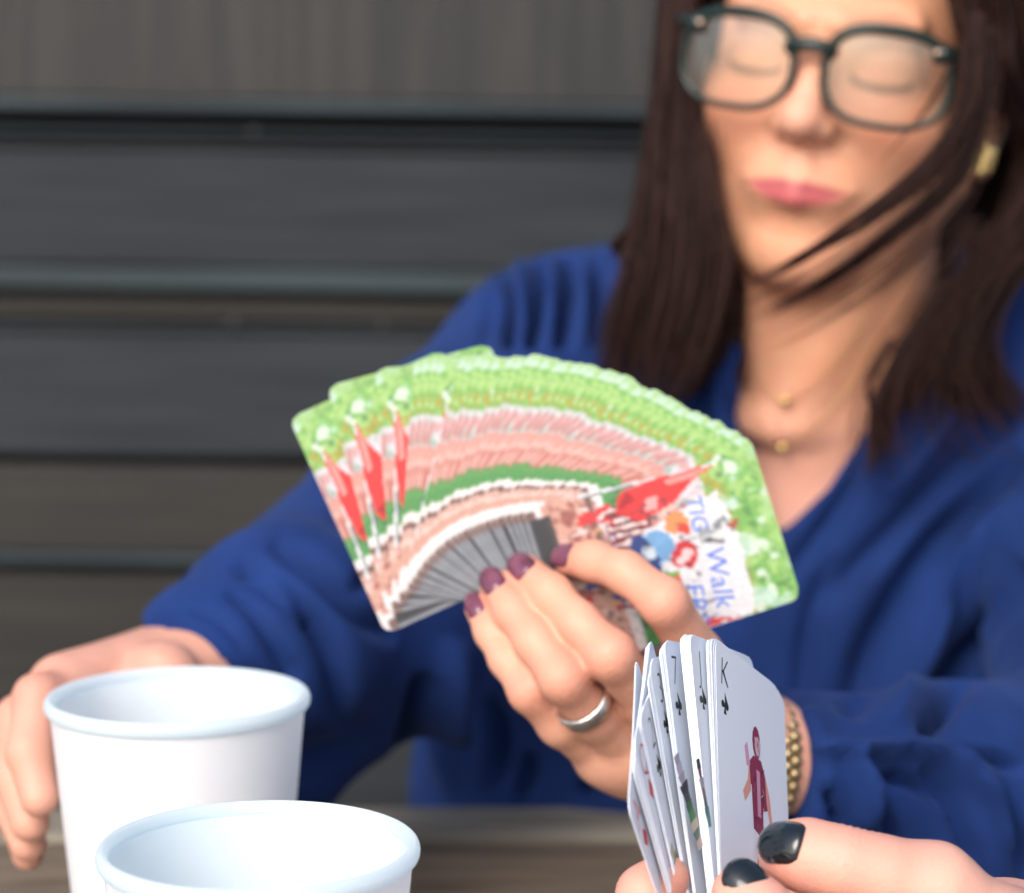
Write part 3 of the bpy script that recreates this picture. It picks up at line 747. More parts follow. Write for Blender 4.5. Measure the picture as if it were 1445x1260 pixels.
# neck, collar bones and chest
fh.cap(NK0, NK1, 52, 56, 16)
NH = lambda px, py, d: w2h(P(px, py, d))
fh.cap(NH(1250, 300, 1.125), NH(1125, 590, 1.160), 8, 7, 16)          # neck tendon
fh.cap(NH(1060, 330, 1.135), NH(1085, 590, 1.165), 7, 7, 16)
ccx = NH(1120, 760, 1.250); 
fh.ell(ccx, (120, 82, 100), 26, R=np.linalg.inv(HR) * 0 + np.eye(3))
fh.cap(NH(1140, 600, 1.160), NH(1330, 560, 1.18), 8, 10, 10); fh.cap(NH(1090, 600, 1.160), NH(930, 560, 1.19), 8, 10, 10)
fh.ell(NH(1108, 590, 1.140), (9, 9, 9), 6, 's')
Vh, Qh = fh.nets()
# skin colour in head space
def skin_color(Pl):
    x, y, z = Pl[:, 0], Pl[:, 1], Pl[:, 2]; n = len(x)
    base = np.tile(np.array([0.66, 0.325, 0.20]), (n, 1))
    nn = noise3(Pl / 14.0, 3)[:, None]; base *= 0.93 + 0.14 * nn; n2_ = noise3(Pl / 5.0, 9)[:, None]; base = base * np.concatenate([1.0 + 0 * n2_, .93 + .14 * n2_, .93 + .14 * n2_], 1)
    bl = np.exp(-(((np.abs(x) - 40) / 20) ** 2 + ((z + 30) / 20) ** 2)) * (y > 20)
    base = base * (1 - .35 * bl[:, None]) + np.array([0.60, 0.20, 0.13]) * (.35 * bl[:, None])
    ns = np.exp(-((x / 15) ** 2 + ((z + 25) / 24) ** 2)) * (y > 80)
    base = base * (1 - .3 * ns[:, None]) + np.array([0.78, 0.40, 0.35]) * (.3 * ns[:, None])
    ax = np.abs(x); up_ = -61.0 + 5.2 * np.clip(1 - (ax / 27.5) ** 1.6, 0, 1) - 1.6 * np.exp(-(x / 3) ** 2); lo_ = -61.0 - 8.4 * np.clip(1 - (ax / 26) ** 2, 0, 1)
    seam_ = np.exp(-((z + 61.0) / 0.9) ** 2) * (ax < 27) * (y > 66)
    lip = np.clip((up_ - z) / 1.2, 0, 1) * np.clip((z - lo_) / 1.2, 0, 1) * (y > 66) * (ax < 28)
    base = base * (1 - .88 * lip[:, None]) + np.array([0.50, 0.095, 0.125]) * (.88 * lip[:, None])
    base = base * (1 - .55 * seam_[:, None]) + np.array([0.20, 0.04, 0.05]) * (.55 * seam_[:, None])
    # brow hair tint and lash line
    bz = 19 + 5 * np.clip((ax - 12) / 20, 0, 1) - 6 * np.clip((ax - 34) / 16, 0, 1)
    br = .5 * np.exp(-((z - bz) / 2.6) ** 2) * (ax > 12) * (ax < 50) * (y > 40)
    base = base * (1 - .75 * br[:, None]) + np.array([0.05, 0.025, 0.018]) * (.75 * br[:, None])
    ex_ = (ax - 31) / 14.0; lz = -5.0 - 4.0 * np.sqrt(np.clip(1 - ex_ ** 2, 0, 1)); ls = 1.1 * np.exp(-((z - lz) / 1.7) ** 2) * (np.abs(ex_) < 1.05) * (y > 60)
    base = base * (1 - .85 * ls[:, None]) + np.array([0.03, 0.015, 0.012]) * (.85 * ls[:, None])
    lid = np.exp(-(((ax - 31) / 15) ** 2 + ((z - 5) / 6) ** 2)) * (y > 60)  # brow shade in the crease above the lids, painted into the skin colour
    base = base * (1 - .35 * lid[:, None]) + np.array([0.36, 0.17, 0.12]) * (.35 * lid[:, None])
    chest = np.clip((-150 - z) / 60, 0, 1)[:, None]
    base = base * (1 - .7 * chest) + np.array([0.76, 0.40, 0.32]) * (.7 * chest)
    return base
parts_V = [h2w(Vh)]; parts_Q = [Qh[:, ::-1]]; parts_C = [skin_color(Vh)]    # head frame is left handed

def hand_color(V, tipz=None, base=(0.66, 0.335, 0.235), joints=()):
    n = len(V); c = np.tile(np.array(base), (n, 1)); c *= (0.92 + 0.16 * noise3(V * 90, 5))[:, None]
    for j, rr in joints:
        g = np.exp(-np.sum((V - np.array(j)) ** 2, 1) / rr ** 2)[:, None]; c = c * (1 - .40 * g) + np.array([0.62, 0.20, 0.15]) * (.40 * g)
    return c

def wrinkle(V, Nn, c, axis, length, wl, amp):
    """skin creases running round a joint"""
    axis = np.array(axis) / np.linalg.norm(axis); q = V - np.array(c); a = q @ axis; r = np.linalg.norm(q - a[:, None] * axis, axis=1)
    w_ = np.exp(-(a / length) ** 2) * (r < .017); ph = 1.2 * noise3(V * 260, 77)
    V += Nn * (amp * w_ * (np.abs(np.sin(math.pi * a / wl + ph)) - .6))[:, None]
def finger(f, pts, rad, k, kw=0.004):
    g = f.like(); g.chain(pts, rad, kw); f.merge(g, k)

# --- hand with the fan (image right arm)
def PW(l): return [P(*q) for q in l]
idx_ = PW([(806, 790, .828), (838, 792, .818), (884, 808, .806), (938, 850, .797), (985, 925, .815), (1000, 975, .835)])
mid_ = PW([(742, 806, .829), (778, 838, .817), (818, 880, .804), (862, 925, .795), (915, 990, .812), (950, 1025, .832)])
rng_ = PW([(700, 826, .830), (724, 862, .820), (755, 905, .808), (796, 958, .798), (838, 1010, .812), (890, 1058, .830)])
pky_ = PW([(676, 858, .833), (694, 892, .826), (715, 930, .818), (748, 975, .810), (790, 1022, .818), (850, 1062, .834)])
fz = Field(np.minimum.reduce([np.array(x).min(0) for x in (idx_, mid_, rng_, pky_)]) - 0.03, np.maximum.reduce([np.array(x).max(0) for x in (idx_, mid_, rng_, pky_)]) + np.array([0.10, 0.11, 0.045]), 0.00125)
WR = P(1085, 1078, .875)
palm = fz.like()
for a, b2, ra, rb in ((idx_[-1], P(1050, 1040, .868), .0115, .017), (mid_[-1], P(1030, 1055, .862), .0115, .017), (rng_[-1], P(1010, 1068, .862), .012, .017), (pky_[-1], P(985, 1078, .866), .0115, .017), (P(905, 1060, .838), P(1040, 1078, .872), .015, .018),
                      (P(1030, 1060, .868), WR, .022, .022), (WR, P(1180, 1092, .89), .022, .014)):
    palm.cap(a, b2, ra, rb, .012)
fz.merge(palm, .001)
finger(fz, idx_, [.0066, .0070, .0072, .0083, .0088, .0106], .0022)
finger(fz, mid_, [.0066, .0071, .0073, .0087, .0088, .0108], .0022)
finger(fz, rng_, [.0061, .0067, .0070, .0083, .0083, .0100], .0022)
finger(fz, pky_, [.0054, .0059, .0061, .0073, .0075, .0095], .0022)
# thumb behind the cards
th_ = PW([(770, 830, .864), (830, 860, .868), (900, 930, .868), (985, 1010, .868)])
finger(fz, th_, [.0085, .0095, .0105, .015], .006)
Vz, Qz = fz.nets(); Nz = vnormals(Vz, Qz)
for x_ in (idx_, mid_, rng_, pky_): wrinkle(Vz, Nz, x_[3], x_[4] - x_[2], .006, .0026, .00028); wrinkle(Vz, Nz, x_[1], x_[2] - x_[0], .004, .0024, .00018)
jo = [(idx_[3], .011), (mid_[3], .011), (rng_[3], .011), (pky_[3], .010), (idx_[0], .009), (mid_[0], .009), (rng_[0], .009), (pky_[0], .009)]
parts_V.append(Vz); parts_Q.append(Qz); parts_C.append(hand_color(Vz, joints=jo))

# --- reaching hand behind the rear cup (image left)
WL = P(268, 944, .938)
hf = [PW([(110, 975, .885), (54, 985, .865), (42, 1060, .850), (56, 1125, .842)]), PW([(108, 985, .892), (30, 1015, .880), (24, 1095, .866), (42, 1160, .856)]),
      PW([(115, 995, .902), (20, 1040, .895), (18, 1130, .880), (40, 1190, .870)]), PW([(125, 1005, .912), (40, 1070, .91), (26, 1150, .90), (40, 1205, .89)])]
fl = Field(np.min([np.min(x, 0) for x in hf], 0) - 0.03, P(330, 860, .98) + np.array([.06, .06, .03]), 0.0018)
pl = fl.like()
for q, rr in (((90, 968, .885), .0125), ((88, 980, .895), .0125), ((92, 993, .905), .012), ((105, 1005, .915), .011)):
    pl.cap(P(*q), WL, rr, .0175, .012)
pl.cap(WL, P(400, 910, .995), .0175, .013, .006)
fl.merge(pl, .001)
for x, r0 in zip(hf, (.0092, .0095, .009, .008)): finger(fl, x, [r0 + .001, r0, r0 * .92, r0 * .8], .004)
finger(fl, PW([(230, 960, .90), (170, 1030, .885), (140, 1090, .88)]), [.016, .010, .009], .006)
Vl, Ql = fl.nets(); parts_V.append(Vl); parts_Q.append(Ql); parts_C.append(hand_color(Vl, base=(0.62, 0.32, 0.24), joints=[(hf[0][1], .012), (hf[1][1], .012)]))

# --- upper arms and trunk under the blouse, coarse, one grid, so that the body goes on under the cloth
SL, EL = P(770, 550, 1.21), P(500, 865, 1.07)
SR, ER = P(1560, 600, 1.22), P(1560, 1120, 1.02)
fb = Field((-.42, .82, .46), (.52, 1.42, 1.17), 0.005)
fb.cap(SL, EL, .032, .030, .02); fb.cap(EL, P(400, 910, .995), .030, .018, .02)
fb.cap(SR, ER, .036, .030, .02); fb.cap(ER, P(1350, 1135, .955), .024, .011, .01); fb.cap(P(1350, 1135, .955), P(1180, 1095, .892), .010, .012, .005)
fb.cap(SL, SR, .032, .036, .03); fb.ell(P(1120, 800, 1.26), (.14, .065, .15), .03); fb.ell(P(1080, 1250, 1.27), (.14, .075, .2), .05)
Vb, Qb = fb.nets(); keep = np.ones(len(Vb), bool)
parts_V.append(Vb); parts_Q.append(Qb); parts_C.append(hand_color(Vb))
off = 0; QQ = []
for v_, q_ in zip(parts_V, parts_Q): QQ.append(q_ + off); off += len(v_)
wpart('body', fast_mesh('body', np.vstack(parts_V), np.vstack(QQ), np.vstack(parts_C)), M_skin)

# --- blouse
fc = Field((-.50, .80, .44), (.62, 1.46, 1.19), 0.0028)
fc.cap(P(800, 540, 1.225), P(1560, 610, 1.225), .056, .060, .02)
fc.ell(P(1120, 800, 1.245), (.185, .105, .19), .06)
fc.ell(P(1075, 1130, 1.27), (.198, .115, .22), .05)
fc.ell(P(1075, 1500, 1.27), (.19, .14, .16), .05)
fc.cap(P(1070, 520, 1.235), P(1300, 520, 1.235), .062, .062, .04)
# image left arm
fc.cap(P(775, 545, 1.215), P(640, 700, 1.13), .062, .062, .03)
fc.cap(P(640, 700, 1.13), P(510, 875, 1.06), .062, .058, .03)
fc.cap(P(500, 870, 1.06), P(400, 893, .99), .058, .048, .025)
fc.cap(P(400, 893, .99), P(300, 920, .955), .043, .033, .012); fc.cap(P(300, 920, .955), P(200, 938, .925), .033, .0165, .006)
fc.cap(P(490, 900, 1.06), P(400, 1070, 1.02), .042, .030, .02)

# image right arm
fc.cap(P(1560, 620, 1.215), P(1600, 1080, 1.04), .072, .062, .03)
fc.cap(P(1600, 1110, 1.03), P(1330, 1140, .945), .060, .050, .03)
fc.cap(P(1330, 1140, .945), P(1080, 1090, .876), .050, .0335, .02)
fc.cap(P(1450, 1230, .97), P(1240, 1190, .925), .040, .030, .03)
def plane_cut(c, n, r, k=.004):
    """keep the side the normal points to, only within r of c"""
    c = np.array(c); n = np.array(n) / np.linalg.norm(n); sl, X, Y, Z = fc.win(c - r, c + r)
    d_ = (X - c[0]) * n[0] + (Y - c[1]) * n[1] + (Z - c[2]) * n[2]
    fc.v[sl] = np.maximum(fc.v[sl], -d_.astype(np.float32))
aR = P(1220, 1092, .905) - P(1133, 1088, .885); aL = P(400, 893, .99) - P(268, 925, .935)
plane_cut(P(1078, 1087, .876), aR, .075); plane_cut(P(256, 908, .925), RT * .45 + UP * .9, .036)
fc.cap(P(960, 1084, .850), P(1020, 1086, .862), .0265, .0265, .002, 's')
fc.cap(P(40, 955, .880), P(120, 945, .898), .026, .026, .002, 's')
# neck opening: a wedge cut through the front, authored as a polygon facing forward
poly = [(1098, 748), (1062, 660), (1050, 585), (1056, 500), (1030, 455), (985, 400), (1010, 250), (1330, 250), (1345, 380), (1300, 500), (1235, 600), (1170, 690)]
sl, X, Y, Z = fc.win(P(900, 800, 1.2) - .1, P(1400, 200, 1.3) + .1)
sl = (sl[0], slice(0, int((1.275 - .80) / .0028)), sl[2]); Yw = fc.ax[1][sl[1]][None, :, None]
qx = X - CAM[0]; qy = Yw - CAM[1]; qz = Z - CAM[2]
dd = qy * FW[1] + qz * FW[2]; PX = 722.5 + F * qx / dd; PY = 630 - F * (qy * UP[1] + qz * UP[2]) / dd
PX, PY = np.broadcast_arrays(PX, PY)
ins = np.zeros(PX.shape, bool); dist = np.full(PX.shape, 1e9)
for i in range(len(poly)):
    x1, y1 = poly[i]; x2, y2 = poly[(i + 1) % len(poly)]
    cnd = (y1 > PY) != (y2 > PY); ins ^= cnd & (PX < (x2 - x1) * (PY - y1) / (y2 - y1 + 1e-9) + x1)
    ex_, ey_ = x2 - x1, y2 - y1; t = np.clip(((PX - x1) * ex_ + (PY - y1) * ey_) / (ex_ ** 2 + ey_ ** 2), 0, 1)
    dist = np.minimum(dist, np.hypot(PX - x1 - t * ex_, PY - y1 - t * ey_))
sdn = np.where(ins, -dist, dist) * 1.15 / F
fc.comb(sl, sdn, .004, 's')
Vc, Qc = fc.nets(); Nc = vnormals(Vc, Qc)
# folds: broad cloth noise, then creases and ridges laid along their lines
pxc, pyc, dc = project(Vc)
facing = np.clip(-(Nc @ FW) * 2.5 + .3, 0, 1)
def warp(s_, seed): return noise3(Vc * s_, seed) - .5
fold = 0.0065 * warp(np.array([16, 16, 7]), 21) + 0.0024 * warp(np.array([42, 42, 22]), 22)
def crease(pts, w_px, amp, taper=True):
    """amp < 0 furrow, > 0 ridge (metres)"""
    global fold
    pts = np.array(pts, float); sp = spline(pts, 24); best = np.full(len(Vc), 1e9); tt = np.zeros(len(Vc))
    m = (pxc > sp[:, 0].min() - 4 * w_px) & (pxc < sp[:, 0].max() + 4 * w_px) & (pyc > sp[:, 1].min() - 4 * w_px) & (pyc < sp[:, 1].max() + 4 * w_px)
    ix = np.where(m)[0]; b_ = best[ix]; t_ = tt[ix]
    for k in range(len(sp) - 1):
        e = sp[k + 1] - sp[k]; t = np.clip(((pxc[ix] - sp[k][0]) * e[0] + (pyc[ix] - sp[k][1]) * e[1]) / (e @ e + 1e-9), 0, 1)
        d_ = np.hypot(pxc[ix] - sp[k][0] - t * e[0], pyc[ix] - sp[k][1] - t * e[1]); u = d_ < b_; b_[u] = d_[u]; t_[u] = (k + t[u]) / (len(sp) - 1)
    tp = np.sin(np.pi * np.clip(t_, 0, 1)) ** .6 if taper else 1.0
    fold[ix] += 1.9 * amp * np.exp(-(b_ / w_px) ** 2) * tp * facing[ix]
cr = [([(712, 375), (720, 430), (718, 500)], 8, -.016), ([(735, 370), (739, 430), (733, 500)], 8, .007), ([(765, 365), (758, 430), (745, 500)], 8, -.017), ([(785, 365), (777, 430), (768, 500)], 8, .006), ([(806, 362), (798, 430), (790, 500)], 8, -.015), ([(825, 362), (822, 430), (815, 500)], 8, .005), ([(850, 380), (846, 440), (850, 500)], 10, -.008), ([(690, 400), (690, 450), (680, 500)], 8, -.004),
      ([(330, 785), (420, 850), (470, 930), (480, 1030)], 16, -.009), ([(320, 830), (360, 860), (400, 930), (420, 960)], 10, -.004), ([(380, 760), (440, 800), (510, 870), (560, 900)], 14, -.007), ([(270, 860), (310, 875), (350, 920)], 6, -.0022), ([(350, 800), (400, 830), (440, 880)], 12, .006),
      ([(560, 700), (540, 780), (500, 840)], 14, -.005), ([(600, 560), (520, 640), (470, 760)], 20, -.004),
      ([(1445, 640), (1330, 760), (1240, 900), (1200, 1010)], 22, -.011), ([(1445, 700), (1370, 800), (1300, 930), (1260, 1020)], 16, .007), ([(1445, 790), (1390, 880), (1330, 990), (1310, 1040)], 16, -.014), ([(1230, 620), (1180, 720), (1100, 830)], 12, -.005),
      ([(1445, 560), (1350, 660), (1250, 760), (1150, 860)], 18, -.005), ([(1170, 780), (1140, 900), (1130, 1010)], 14, -.004), ([(1400, 500), (1330, 600), (1250, 700)], 14, .005),
      ([(1060, 500), (1040, 560), (1048, 620)], 10, -.005), ([(1000, 480), (985, 560), (1000, 620)], 12, -.006), ([(960, 500), (940, 560)], 8, .003),
      ([(1225, 1110), (1270, 1095), (1330, 1130)], 8, -.009), ([(1150, 1050), (1200, 1060), (1290, 1060), (1400, 1090)], 9, .006), ([(1190, 1060), (1215, 1110), (1220, 1170)], 9, .007), ([(1165, 1110), (1180, 1150), (1185, 1180)], 8, -.006),
      ([(1300, 1080), (1340, 1120), (1370, 1200), (1380, 1260)], 12, -.007), ([(1330, 1070), (1390, 1120), (1430, 1200)], 12, .006), ([(1360, 1065), (1410, 1075), (1445, 1090)], 8, -.009), ([(1400, 1110), (1440, 1190), (1445, 1250)], 12, -.007), ([(1240, 1130), (1260, 1180), (1262, 1220)], 10, -.004),
      ([(690, 980), (700, 1050), (690, 1130)], 16, -.009), ([(640, 900), (630, 1010), (640, 1130)], 18, .008), ([(750, 1060), (740, 1100), (730, 1140)], 12, -.007), ([(600, 950), (580, 1040), (560, 1130)], 14, -.009), ([(820, 1100), (830, 1130)], 10, -.006)]
for c_ in cr: crease(*c_)
Vc2 = Vc + Nc * fold[:, None]
wpart('blouse', fast_mesh('blouse', Vc2, Qc), M_cloth)
# lap and legs under the table
ft = Field((-.25, .75, .02), (.55, 1.5, .66), 0.012)
for sx in (-.09, .10):
    x0 = P(1080, 1100, 1.25)[0] + sx
    ft.cap((x0, 1.33, .54), (x0 - .02, .92, .53), .085, .062, .03); ft.cap((x0 - .02, .92, .53), (x0 - .02, .95, .10), .058, .042, .02); ft.cap((x0 - .02, .95, .06), (x0 - .02, .84, .05), .036, .030, .01)
Vt, Qt = ft.nets(); wpart('trousers', fast_mesh('trousers', Vt, Qt), mat('dark_denim', (0.02, 0.024, 0.04), 0.85))

# --- fingernails
def nail(tip, dirv, nrm, w, l, rad, m, holder, inv, name='fingernail'):
    """curved plate; tip = centre of the plate on the skin"""
    d = np.array(dirv) / np.linalg.norm(dirv); n = np.array(nrm) - d * (np.array(nrm) @ d); n /= np.linalg.norm(n); s_ = np.cross(d, n)
    V = []; nu, nv = 11, 13
    for layer in (0, 1):
        for j in range(nv):
            v_ = -1 + 2 * j / (nv - 1)
            wv = (1 - abs(v_) ** 5 * (.42 if v_ > 0 else .30)) 
            for i in range(nu):
                u_ = (-1 + 2 * i / (nu - 1)); a = u_ * wv * w / 2 / rad
                ed = max(0, abs(u_) ** 6, abs(v_) ** 6)
                h = rad * math.cos(a) - rad - .0011 * (v_ ** 2) + (.0006 * (1 - ed) if layer == 0 else -.0006)
                V.append(np.array(tip) + s_ * rad * math.sin(a) + d * (v_ * l / 2 - (.0010 * u_ * u_ * (1 if v_ > 0 else -1))) + n * h)
    Fc = []; K = nu * nv
    for j in range(nv - 1):
        for i in range(nu - 1):
            a = j * nu + i; Fc.append((a, a + nu, a + nu + 1, a + 1)); Fc.append((K + a, K + a + 1, K + a + nu + 1, K + a + nu))
    bd = list(range(nu)) + [j * nu + nu - 1 for j in range(1, nv)] + [(nv - 1) * nu + i for i in range(nu - 2, -1, -1)] + [j * nu for j in range(nv - 2, 0, -1)]
    for i in range(len(bd)): a, b2 = bd[i], bd[(i + 1) % len(bd)]; Fc.append((a, b2, b2 + K, a + K))
    me = mesh(name, V, Fc); bm = bmesh.new(); bm.from_mesh(me); bmesh.ops.recalc_face_normals(bm, faces=bm.faces); bm.to_mesh(me); bm.free()
    o = link(name, me, m); o.parent = holder; o.matrix_parent_inverse = inv; return o
TOW = lambda p: (CAM - p) / np.linalg.norm(CAM - p)
for pts, r0, w_, l_, side in ((idx_, .0068, .0108, .0140, .25), (mid_, .0068, .0114, .0140, -.1), (rng_, .0063, .0108, .0138, -.25), (pky_, .0056, .0088, .0125, -.5)):
    d = pts[0] - pts[1]; d /= np.linalg.norm(d); nrm = TOW(pts[0]) + RT * side * .6 + UP * (.2 if side > 0 else .1)
    nrm = nrm - d * (nrm @ d); nrm /= np.linalg.norm(nrm)
    nail(pts[0] - d * .0004 + nrm * (r0 + .0001), d + nrm * -.12, nrm, w_, l_, r0 * .95, M_plum, woman, WP)

# --- hair: inner mass plus strands following guides
hv = Field((-108, -150, -60), (108, 120, 150), 3.0); hv.v[:] = 1000
hv.ell((0, -14, 42), (85, 98, 92), 0); hv.ell((0, 70, 10), (62, 60, 62), 6, 's'); hv.ell((0, 40, -60), (68, 90, 50), 8, 's')
Vq, Qq = hv.nets(); Vq = Vq + 2.0 * (noise3(Vq / 9, 4) - .5)[:, None]
HV = [h2w(Vq)]; HF = [tuple(x) for x in Qq[:, ::-1]]; HC = [np.tile(np.array([.012, .007, .006]), (len(Vq), 1))]
hoff = len(Vq)
def strands(ga, gb, n, rad, jit=6.0, djit=.012, spread_end=1.0, ns=22, cols=None, tipout=0.0):
    """strands between guide polylines ga and gb given as (px, py, depth)"""
    global hoff
    A, B_ = spline(ga, ns), spline(gb, ns)
    for k in range(n):
        t = random.random(); c = A * (1 - t) + B_ * t
        s_ = np.linspace(0, 1, ns)
        ph = random.uniform(0, 6.28); fr = random.uniform(1.0, 2.6)
        am = jit * (0.25 + s_ * spread_end)
        c[:, 0] += am * np.sin(ph + fr * s_ * 3) * .5 + random.gauss(0, jit * .5); c[:, 1] += random.gauss(0, 2)
        c[:, 2] += random.uniform(-djit, djit) + .004 * np.sin(ph * 1.7 + s_ * 5)
        L = random.uniform(.78, 1.0); m = max(5, int(ns * L))
        pts = np.array([P(*q) for q in c[:m]])
        rr = rad * random.uniform(.6, 1.3) * np.concatenate([np.ones(m - 4), [.8, .6, .4, .15]])
        V, Fc = tube(pts, rr, 3, cap=False)
        HV.append(np.array(V)); HF.extend([tuple(i + hoff for i in f) for f in Fc]); hoff += len(V)
        g = random.random(); base = np.array([.036, .0165, .0135]) * (.4 + 1.0 * g) + np.array([.028, .011, .008]) * (g > .8)
        HC.append(np.tile(base, (len(V), 1)))
# image left curtain
strands([(965, -120, 1.15), (938, -20, 1.15), (925, 120, 1.145), (905, 250, 1.13), (880, 380, 1.12), (850, 500, 1.12), (848, 600, 1.12)],
        [(1000, -120, 1.14), (975, -10, 1.14), (985, 120, 1.135), (1003, 260, 1.12), (1030, 360, 1.115), (1005, 480, 1.11), (950, 600, 1.11)], 950, .00045, 7, .016)
strands([(1000, -100, 1.14), (975, 0, 1.14), (980, 130, 1.13), (1005, 290, 1.13), (1030, 400, 1.135), (990, 520, 1.135), (930, 600, 1.13)],
        [(1010, -100, 1.15), (985, 0, 1.15), (965, 130, 1.15), (1010, 290, 1.15), (1050, 400, 1.15), (1020, 500, 1.15), (975, 560, 1.15)], 260, .00045, 7, .012)
# image right: mass passing behind the ear and over the shoulder
strands([(1330, -120, 1.05), (1352, 0, 1.06), (1400, 90, 1.085), (1445, 190, 1.12), (1422, 300, 1.125), (1348, 415, 1.125), (1266, 520, 1.115), (1222, 650, 1.115)],
        [(1500, -120, 1.11), (1520, 60, 1.12), (1520, 200, 1.12), (1480, 330, 1.12), (1400, 400, 1.12), (1345, 480, 1.125), (1300, 540, 1.125), (1290, 590, 1.125)], 950, .00048, 8, .016)
strands([(1400, 60, 1.12), (1440, 200, 1.12), (1420, 320, 1.12), (1360, 430, 1.12), (1325, 510, 1.12), (1345, 565, 1.12), (1395, 620, 1.12)],
        [(1520, 60, 1.13), (1530, 220, 1.13), (1490, 340, 1.13), (1425, 410, 1.13), (1395, 480, 1.13), (1430, 545, 1.13), (1490, 600, 1.13)], 420, .00045, 14, .014, 1.6)
strands([(1330, -60, 1.04), (1350, 20, 1.045), (1362, 70, 1.05), (1368, 120, 1.055), (1400, 150, 1.09)],
        [(1420, -60, 1.06), (1430, 40, 1.07), (1430, 100, 1.07), (1450, 160, 1.09), (1470, 220, 1.10)], 260, .00045, 7, .010)
strands([(1360, 120, 1.24), (1325, 260, 1.24), (1300, 380, 1.22), (1275, 480, 1.165), (1230, 570, 1.14)],
        [(1470, 120, 1.21), (1450, 260, 1.21), (1390, 380, 1.19), (1320, 470, 1.15), (1270, 560, 1.14)], 420, .0005, 7, .012)
# loose tips below the mass
strands([(1330, 400, 1.115), (1270, 490, 1.115), (1240, 570, 1.115), (1230, 640, 1.115), (1218, 690, 1.115)],
        [(1380, 400, 1.12), (1310, 490, 1.12), (1250, 540, 1.12), (1255, 600, 1.12), (1268, 650, 1.12)], 110, .0004, 7, .008, 1.5)
strands([(1250, 480, 1.11), (1222, 540, 1.11), (1240, 600, 1.11), (1272, 660, 1.11)], [(1270, 480, 1.11), (1230, 540, 1.11), (1236, 590, 1.11), (1262, 650, 1.11)], 14, .0004, 3, .003)
# locks blown across the face
strands([(1365, 20, 1.035), (1362, 130, 1.025), (1310, 220, 1.012), (1230, 290, 1.005), (1130, 360, 1.02), (1045, 408, 1.05)],
        [(1388, 20, 1.035), (1385, 130, 1.025), (1335, 232, 1.012), (1244, 304, 1.005), (1136, 366, 1.02), (1048, 412, 1.05)], 62, .00028, 8, .003, .5, 26)
strands([(1375, 40, 1.035), (1372, 150, 1.025), (1330, 245, 1.015), (1240, 330, 1.015), (1140, 405, 1.04), (1060, 455, 1.09)],
        [(1402, 40, 1.035), (1400, 150, 1.03), (1360, 255, 1.02), (1262, 340, 1.02), (1148, 413, 1.045), (1066, 462, 1.09)], 60, .00028, 9, .003, .5, 26)
strands([(1340, 90, 1.03), (1310, 140, 1.022), (1290, 170, 1.018), (1230, 240, 1.02)], [(1346, 90, 1.03), (1316, 142, 1.022), (1296, 172, 1.018), (1234, 244, 1.02)], 5, .0003, 3, .002)
strands([(905, 300, 1.13), (880, 325, 1.13), (862, 345, 1.13), (868, 372, 1.13)], [(912, 320, 1.13), (892, 340, 1.13), (880, 352, 1.13), (885, 378, 1.13)], 50, .0004, 3, .006)
# single flyaways
strands([(930, 60, 1.14), (905, 240, 1.12), (870, 420, 1.11), (830, 520, 1.11)], [(1010, 200, 1.10), (1030, 330, 1.09), (1050, 400, 1.09), (1040, 470, 1.10)], 60, .00022, 26, .02, 1.6)
strands([(1350, 60, 1.03), (1345, 150, 1.02), (1300, 250, 1.01), (1200, 340, 1.01), (1080, 410, 1.03), (985, 450, 1.06)], [(1390, 60, 1.03), (1390, 180, 1.03), (1360, 290, 1.02), (1260, 390, 1.03), (1140, 470, 1.06), (1040, 520, 1.09)], 26, .00020, 16, .008, 1.4, 30)
strands([(1380, 300, 1.10), (1300, 420, 1.10), (1225, 540, 1.10), (1200, 650, 1.11), (1215, 720, 1.12)], [(1440, 380, 1.11), (1400, 470, 1.11), (1400, 560, 1.11), (1440, 610, 1.11), (1520, 640, 1.12)], 90, .00022, 24, .012, 1.8)
me = bpy.data.meshes.new('hair'); AV = np.vstack(HV)
fast = fast_mesh('hair', AV, np.array(HF), np.vstack(HC)); wpart('hair', fast, M_hair)

# --- things she wears
def at_empty(name, loc, label, cat): return empty(name, tuple(loc), label, cat)
gl_ = at_empty('eyeglasses', h2w((0, 96, 0)), 'dark green rimmed eyeglasses with clear lenses on the woman\'s face', 'eyeglasses')
GI = Matrix.Translation(gl_.location).inverted()
def gpart(name, V, Fc, m, parent=None, flip=True):
    W = h2w(np.array(V) + np.array([0, 1.5, -6.0])); me = mesh(name, W, Fc)
    bm = bmesh.new(); bm.from_mesh(me); bmesh.ops.recalc_face_normals(bm, faces=bm.faces); bm.to_mesh(me); bm.free()
    o = link(name, me, m); o.parent = gl_; o.matrix_parent_inverse = GI; return o
def rim_pt(a, sx, grow=0.0):
    # rounded, flat topped outline
    ca, sa = math.cos(a), math.sin(a); n = 2.9
    r = (abs(ca / (27.2 + grow)) ** n + abs(sa / (20.0 + grow)) ** n) ** (-1 / n)
    x, z = r * ca, r * sa
    if z < 0: x *= 1 - .15 * (-z / 23) ** 2
    return x, z
GC = 36.3
def surf_y(x, z): return 100.0 - 0.0032 * x * x + (z) * 0.04
V = []; Fc = []; ns = 64
